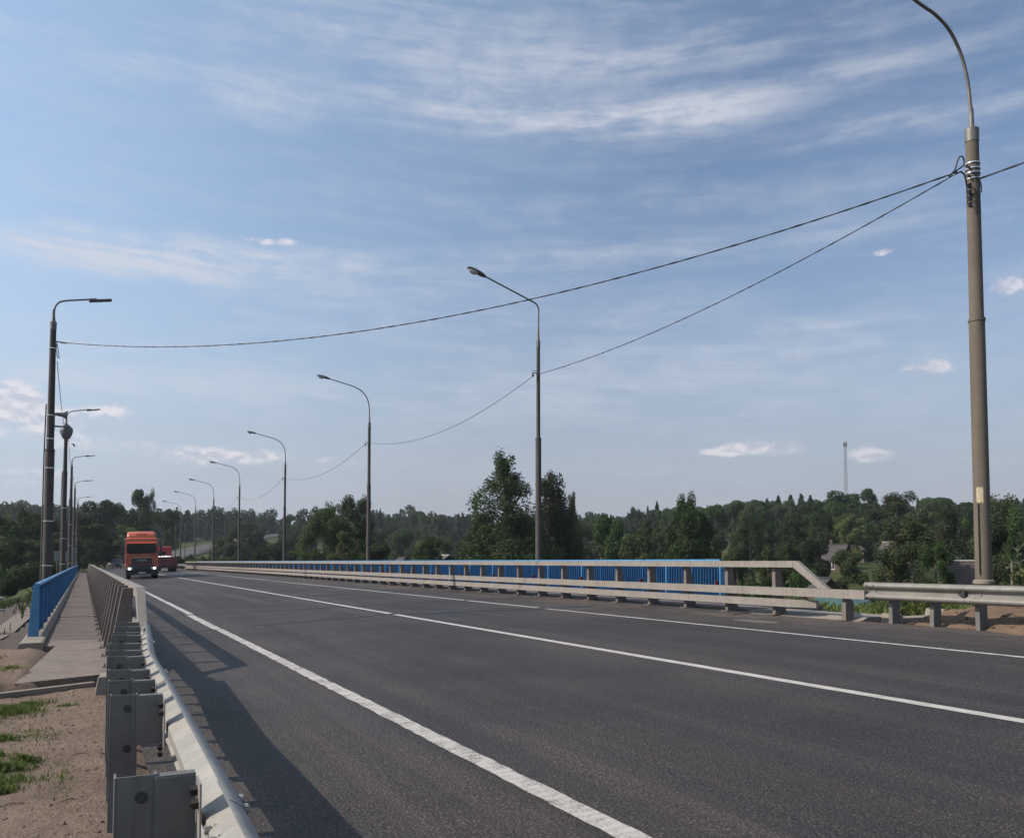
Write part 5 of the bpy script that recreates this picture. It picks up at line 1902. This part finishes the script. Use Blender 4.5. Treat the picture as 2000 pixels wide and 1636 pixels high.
# rows of trees on the slopes, nearest first; road, houses and meadow stay clear
rng = random.Random(11)
KEEP = [(o.location.x, o.location.y, 7.5) for o in COL.objects if o.get('category') in ('house', 'mast', 'shed')]
placed = []
counts = 0
for band, (d0, d1, n_, hh) in enumerate([(95, 150, 60, (6, 10)), (150, 230, 70, (11, 15)), (230, 330, 80, (13, 18)), (330, 430, 80, (14, 19))]):
    tries = got = 0
    while got < n_ and tries < 6000:
        tries += 1
        px = rng.uniform(300, 2040)
        d = rng.uniform(d0, d1)
        x, y = at(px, d)
        s, t_ = path_coords(np.array([x]), np.array([y]))
        s, t_ = float(s[0]), float(t_[0])
        if -9 < t_ < 25 and s < 620:
            continue
        if t_ <= -9 and s > 140 and rng.random() < 0.3:
            continue
        # keep the sight lines to the far road open just right of the lorry
        if px < 425 and s < 300 and t_ > 0 and d < 300 and t_ < 46:
            continue
        if any((x - a) ** 2 + (y - b) ** 2 < r * r for a, b, r in KEEP):
            continue
        if any((x - a) ** 2 + (y - b) ** 2 < (3.2 + 0.008 * d) ** 2 for a, b in placed):
            continue
        # houses must stay visible
        if 1596 < px < 1690 and d < 150 or 1840 < px < 1912 and d < 80 or 1722 < px < 1748 and d < 165:
            continue
        h = rng.uniform(*hh)
        zt = terr(x, y) + h
        # nothing but the named trees stands above the skyline
        zmax = {0: zat(px, 1035, d), 1: zat(px, 1005, d), 2: zat(px, 985, d), 3: zat(px, 978, d)}[band]
        if px > 1400:
            zmax = {0: zat(px, 1060, d), 1: zat(px, 1000, d), 2: zat(px, 975, d), 3: zat(px, 970, d)}[band]
        h = min(h, zmax - terr(x, y))
        if h < 2.0:
            continue
        right = px > 1130
        if band == 0:
            kd = rng.choice(['broad', 'bush', 'light', 'birch', 'broad'])
        elif band == 1:
            kd = rng.choice(['broad', 'birch', 'broad', 'light', 'birch', 'spruce'])
        else:
            kd = rng.choice(['broad', 'birch', 'spruce', 'broad', 'broad'])
        if kd == 'bush':
            h = min(h, 4.0)
        if h < 4 and kd != 'bush':
            kd = 'bush'
        w = h * {'broad': rng.uniform(0.55, 0.8), 'light': rng.uniform(0.55, 0.8), 'birch': rng.uniform(0.38, 0.52), 'spruce': rng.uniform(0.28, 0.4), 'bush': rng.uniform(1.2, 1.7)}[kd]
        where = 'right of the poplars' if right else 'left of the poplars'
        dep = ('near foot', 'lower half', 'upper half', 'back')[band]
        nm = {'broad': 'dark leafy tree', 'light': 'lighter green tree', 'birch': 'slender birch', 'spruce': 'pointed spruce', 'bush': 'low bush'}[kd]
        lab = '%s at the %s of the wood %s' % (nm, dep, where)
        tree(kd, x, y, h, w, lab, '%ss, %s of the wood %s' % (nm, dep, where))
        placed.append((x, y))
        got += 1

# the far wood along the skyline: one mass nobody could count
rs = np.random.RandomState(21)
Vs = []
ms = {'s': [], 'b': []}


def flat_pts(me):
    a = np.empty(len(me.vertices) * 3, np.float32)
    me.vertices.foreach_get('co', a)
    return a.reshape(-1, 4, 3)


src = {'s': make_kind('spruce', 31, 900)[0], 'b': make_kind('broad', 32, 900)[0], 'i': make_kind('birch', 33, 800)[0]}
srcp = {k: flat_pts(m) for k, m in src.items()}
FAR = {'s': [], 'b': []}
for k in range(1700):
    px = rs.uniform(-260, 2150)
    d = rs.uniform(420, 620) if k < 1150 else rs.uniform(620, 1100)
    x, y = at(px, d)
    s, t_ = path_coords(np.array([x]), np.array([y]))
    if -7 < t_[0] < 22 and s[0] < 640:
        continue
    kd = 's' if rs.uniform() < 0.36 else ('b' if rs.uniform() < 0.7 else 'i')
    h = rs.uniform(13, 17.5)
    w = h * (rs.uniform(0.85, 1.15))
    a = rs.uniform(0, 6.28)
    q = srcp[kd].copy()
    ca, sa = math.cos(a), math.sin(a)
    X = (q[..., 0] * ca - q[..., 1] * sa) * w + x
    Y = (q[..., 0] * sa + q[..., 1] * ca) * w + y
    Z = q[..., 2] * h + terr(x, y) - 0.3
    FAR['s' if kd == 's' else 'b'].append(np.stack([X, Y, Z], -1))
for k, mat in (('s', 'needle'), ('b', 'leaf_broad')):
    A = np.concatenate(FAR[k]).reshape(-1, 3)
    n = len(A) // 4
    me = bpy.data.meshes.new('far_wood')
    me.vertices.add(4 * n)
    me.vertices.foreach_set('co', A.astype(np.float32).ravel())
    me.loops.add(4 * n)
    me.loops.foreach_set('vertex_index', np.arange(4 * n, dtype=np.int32))
    me.polygons.add(n)
    me.polygons.foreach_set('loop_start', np.arange(0, 4 * n, 4, dtype=np.int32))
    me.polygons.foreach_set('loop_total', np.full(n, 4, np.int32))
    me.materials.append(MAT[mat])
    me.update()
    o = link('far_wood', me)
    tag(o, 'far wood of %s along the skyline behind the valley' % ('dark conifers' if k == 's' else 'rounded leafy trees'), 'wood', None, 'stuff')
for m in src.values():
    bpy.data.meshes.remove(m)


# ------------------------------------------------------------------ grass, weeds, stones
def blades(name, spots, label, mat='grass_blade', seed=1):
    """spots: (x, y, z, height, lean)"""
    rs = np.random.RandomState(seed)
    g = G()
    for x, y, z, h in spots:
        a = rs.uniform(0, 6.28)
        w = h * rs.uniform(0.035, 0.07) + 0.0015
        l = h * rs.uniform(0.15, 0.7)
        b = rs.uniform(0, 6.28)
        ca, sa = math.cos(a) * w, math.sin(a) * w
        lx, ly = math.cos(b) * l, math.sin(b) * l
        o = len(g.v)
        g.v += [(x - ca, y - sa, z), (x + ca, y + sa, z), (x + lx * .35 + ca * .8, y + ly * .35 + sa * .8, z + h * .6), (x + lx * .35 - ca * .8, y + ly * .35 - sa * .8, z + h * .6), (x + lx, y + ly, z + h * rs.uniform(.8, 1))]
        g.f += [(o, o + 1, o + 2, o + 3), (o + 3, o + 2, o + 4)]
        g.smooth += [False, False]
    me = g.mesh(name, mat, False)
    return tag(link(name, me), label, 'grass', None, 'stuff')


rs = np.random.RandomState(4)


def scatter(cx, cy, rx, ry, n, h0, h1, zf):
    out = []
    for _ in range(n):
        r, a = abs(rs.normal()) * 0.55 * (0.75 + 0.35 * math.sin(3 * (q_ := rs.uniform(0, 6.28)) + cx * 9) * math.cos(2 * q_ + cy * 5)), q_
        x, y = cx + rx * r * math.cos(a), cy + ry * r * math.sin(a)
        out.append((x, y, float(zf(np.array([x]), np.array([y]))[0]) - 0.004, rs.uniform(h0, h1) * max(0.35, 1.1 - 0.5 * r)))
    return out


sp = []
for cx, cy, rx, ry, n, h0, h1 in [(-0.72, 10.5, 0.55, 0.75, 2600, 0.03, 0.10), (-1.05, 9.6, 0.35, 0.55, 2200, 0.05, 0.15), (-0.55, 11.2, 0.30, 0.30, 700, 0.03, 0.09), (-0.62, 8.1, 0.26, 0.28, 900, 0.03, 0.09), (-0.66, 7.2, 0.30, 0.20, 900, 0.03, 0.08),
                                  (-0.50, 6.55, 0.32, 0.16, 1000, 0.03, 0.08), (-0.36, 6.75, 0.16, 0.10, 420, 0.03, 0.08), (-0.62, 6.1, 0.38, 0.30, 2000, 0.04, 0.11), (-0.45, 5.85, 0.2, 0.12, 600, 0.03, 0.08), (-1.3, 7.5, 0.5, 2.2, 2500, 0.04, 0.13), (-1.25, 14.5, 0.25, 1.6, 700, 0.04, 0.12), (-0.15, 10.9, 0.25, 0.2, 220, 0.02, 0.05), (-0.4, 8.5, 0.6, 2.6, 500, 0.015, 0.05), (-0.1, 6.0, 0.25, 2.0, 200, 0.01, 0.04), (-0.9, 13.6, 0.5, 1.2, 420, 0.02, 0.07)]:
    sp += scatter(cx, cy, rx, ry, n, h0, h1, dirt_left)
blades('grass', sp, 'short green grass growing in patches on the dirt left of the guard rail', seed=5)
sp = scatter(16.1, 11.6, 1.6, 3.2, 9000, 0.18, 0.55, terrain) + scatter(15.2, 9.2, 0.8, 1.2, 1600, 0.10, 0.35, lambda X, Y: np.where(Y < 10.2, dirt_right(X, Y), terrain(X, Y)))
sp += scatter(15.8, 15.0, 0.7, 3.0, 2500, 0.2, 0.5, terrain) + scatter(18.5, 13.0, 2.0, 4.0, 4000, 0.3, 0.7, terrain)
blades('grass', sp, 'tall green grass on the bank behind the end of the right barrier', seed=6)
sp = scatter(-3.9, 42, 1.8, 9.0, 4500, 0.15, 0.5, terrain)
sp += scatter(-1.75, 60, 0.5, 30.0, 1800, 0.4, 1.1, terrain)
blades('grass', sp, 'dull grass on the slope left of the blue railing', 'grass_dull', seed=7)


def weed(x, y, h, label, seed):
    rs = np.random.RandomState(seed)
    t = thing('weed', label, 'plant', (x, y, float(dirt_right(np.array([x]), np.array([y]))[0]) if y < 10 else terr(x, y)), (0, 0, 0), 'weeds behind the right guard rail')
    g = G()
    P, N = [], []
    for k in range(6):
        a = rs.uniform(0, 6.28)
        l = rs.uniform(0.1, 0.35) * h
        hh = h * rs.uniform(0.6, 1)
        pts = [(0, 0, 0), (l * .3 * math.cos(a), l * .3 * math.sin(a), hh * .5), (l * math.cos(a), l * math.sin(a), hh)]
        g.tube(pts, [0.007, 0.005, 0.003], 5)
        for q in range(26):
            f = rs.uniform(0.2, 1)
            P.append((l * f * f * math.cos(a) + rs.normal() * 0.05 * h, l * f * f * math.sin(a) + rs.normal() * 0.05 * h, hh * f + rs.normal() * 0.03))
    part('stem', g, 'grass_blade', t)
    P = np.array(P)
    link('leaves', leaf_mesh('leaves', P, rs.normal(size=P.shape), 0.038 * h / 0.8, rs, 'leaf_light'), t)
    return t


weed(15.25, 9.0, 0.95, 'tall thin weed sprouting beside the foot of the thick concrete post', 1)
weed(15.6, 8.5, 1.05, 'tall leafy weed right of the thick concrete post, behind the guard rail', 2)
weed(15.15, 8.2, 0.75, 'shorter leafy weed above the guard rail, right of the thick post', 3)
weed(14.9, 11.3, 0.7, 'leafy weed above the drain kerb left of the first guard rail post', 4)
weed(-1.0, 12.9, 0.28, 'small green weed by the left picture edge beside the path', 5)

# stones and clods
rs = np.random.RandomState(9)


def stones(n, xr, yr, zf, s0, s1, label, mat):
    g = G()
    B = [(1, 0, 0), (-1, 0, 0), (0, 1, 0), (0, -1, 0), (0, 0, 1), (0, 0, -1)]
    F = [(0, 2, 4), (2, 1, 4), (1, 3, 4), (3, 0, 4), (2, 0, 5), (1, 2, 5), (3, 1, 5), (0, 3, 5)]
    for _ in range(n):
        x, y = rs.uniform(*xr), rs.uniform(*yr)
        s = s0 + (s1 - s0) * rs.uniform() ** 4
        z = float(zf(np.array([x]), np.array([y]))[0]) + s * 0.2
        a = rs.uniform(0, 6.28)
        sc = rs.uniform(0.6, 1.3, 3) * s
        vs = []
        for v in B:
            p = [v[i] * sc[i] + rs.normal() * s * 0.18 for i in range(3)]
            vs.append((x + p[0] * math.cos(a) - p[1] * math.sin(a), y + p[0] * math.sin(a) + p[1] * math.cos(a), z + p[2] * 0.6))
        g.add(vs, F)
    return tag(part('gravel', g, mat), label, 'gravel', None, 'stuff')


stones(3600, (-1.8, 0.42), (2.4, 12), dirt_left, 0.003, 0.016, 'small stones and crumbs of soil scattered over the dirt by the left guard rail', 'dirt_left')
stones(700, (-1.2, 0.42), (2.4, 12), dirt_left, 0.003, 0.014, 'pale grit scattered over the dirt by the left guard rail', 'concrete_light')
stones(1500, (12.4, 15.6), (3, 10.2), dirt_right, 0.006, 0.05, 'stones and clods scattered over the red soil below the right guard rail', 'dirt_right')
stones(900, (0.46, 1.3), (2.5, 17), lambda X, Y: 0.03 * X, 0.002, 0.009, 'grit lying along the left edge of the road', 'concrete_light')
# twigs on the dirt
for k, (x, y, l, a) in enumerate([(-0.33, 5.5, 0.13, 0.2), (-0.05, 5.35, 0.09, 0.5), (-0.26, 6.6, 0.16, -0.2), (0.0, 6.9, 0.12, 0.3), (-0.2, 7.9, 0.13, 0.1)]):
    z = float(dirt_left(np.array([x]), np.array([y]))[0])
    g = G().tube([(-l / 2, 0, 0.006), (0, 0.015, 0.012), (l / 2, -0.01, 0.006)], [0.002, 0.003, 0.0015], 5)
    o = part('twig', g, 'bark', None, loc=(x, y, z), rot=(0, 0, a))
    tag(o, 'thin dry twig lying on the bare dirt left of the guard rail', 'twig', 'twigs on the dirt')

# ------------------------------------------------------------------ air
m = bpy.data.materials.new('haze_air')
m.use_nodes = True
MAT['haze_air'] = m
t = NT(m.node_tree)
t.n.remove(t.n['Principled BSDF'])
pv = t.node('ShaderNodeVolumePrincipled')
pv.inputs['Color'].default_value = (0.80, 0.86, 0.95, 1)
pv.inputs['Density'].default_value = HAZE
pv.inputs['Anisotropy'].default_value = 0.2
t.l.new(pv.outputs[0], t.n['Material Output'].inputs['Volume'])
if HAZE:
    tag(part('haze', G().box((0, 3000, 55), (13000, 9500, 140)), 'haze_air'), kind='stuff')
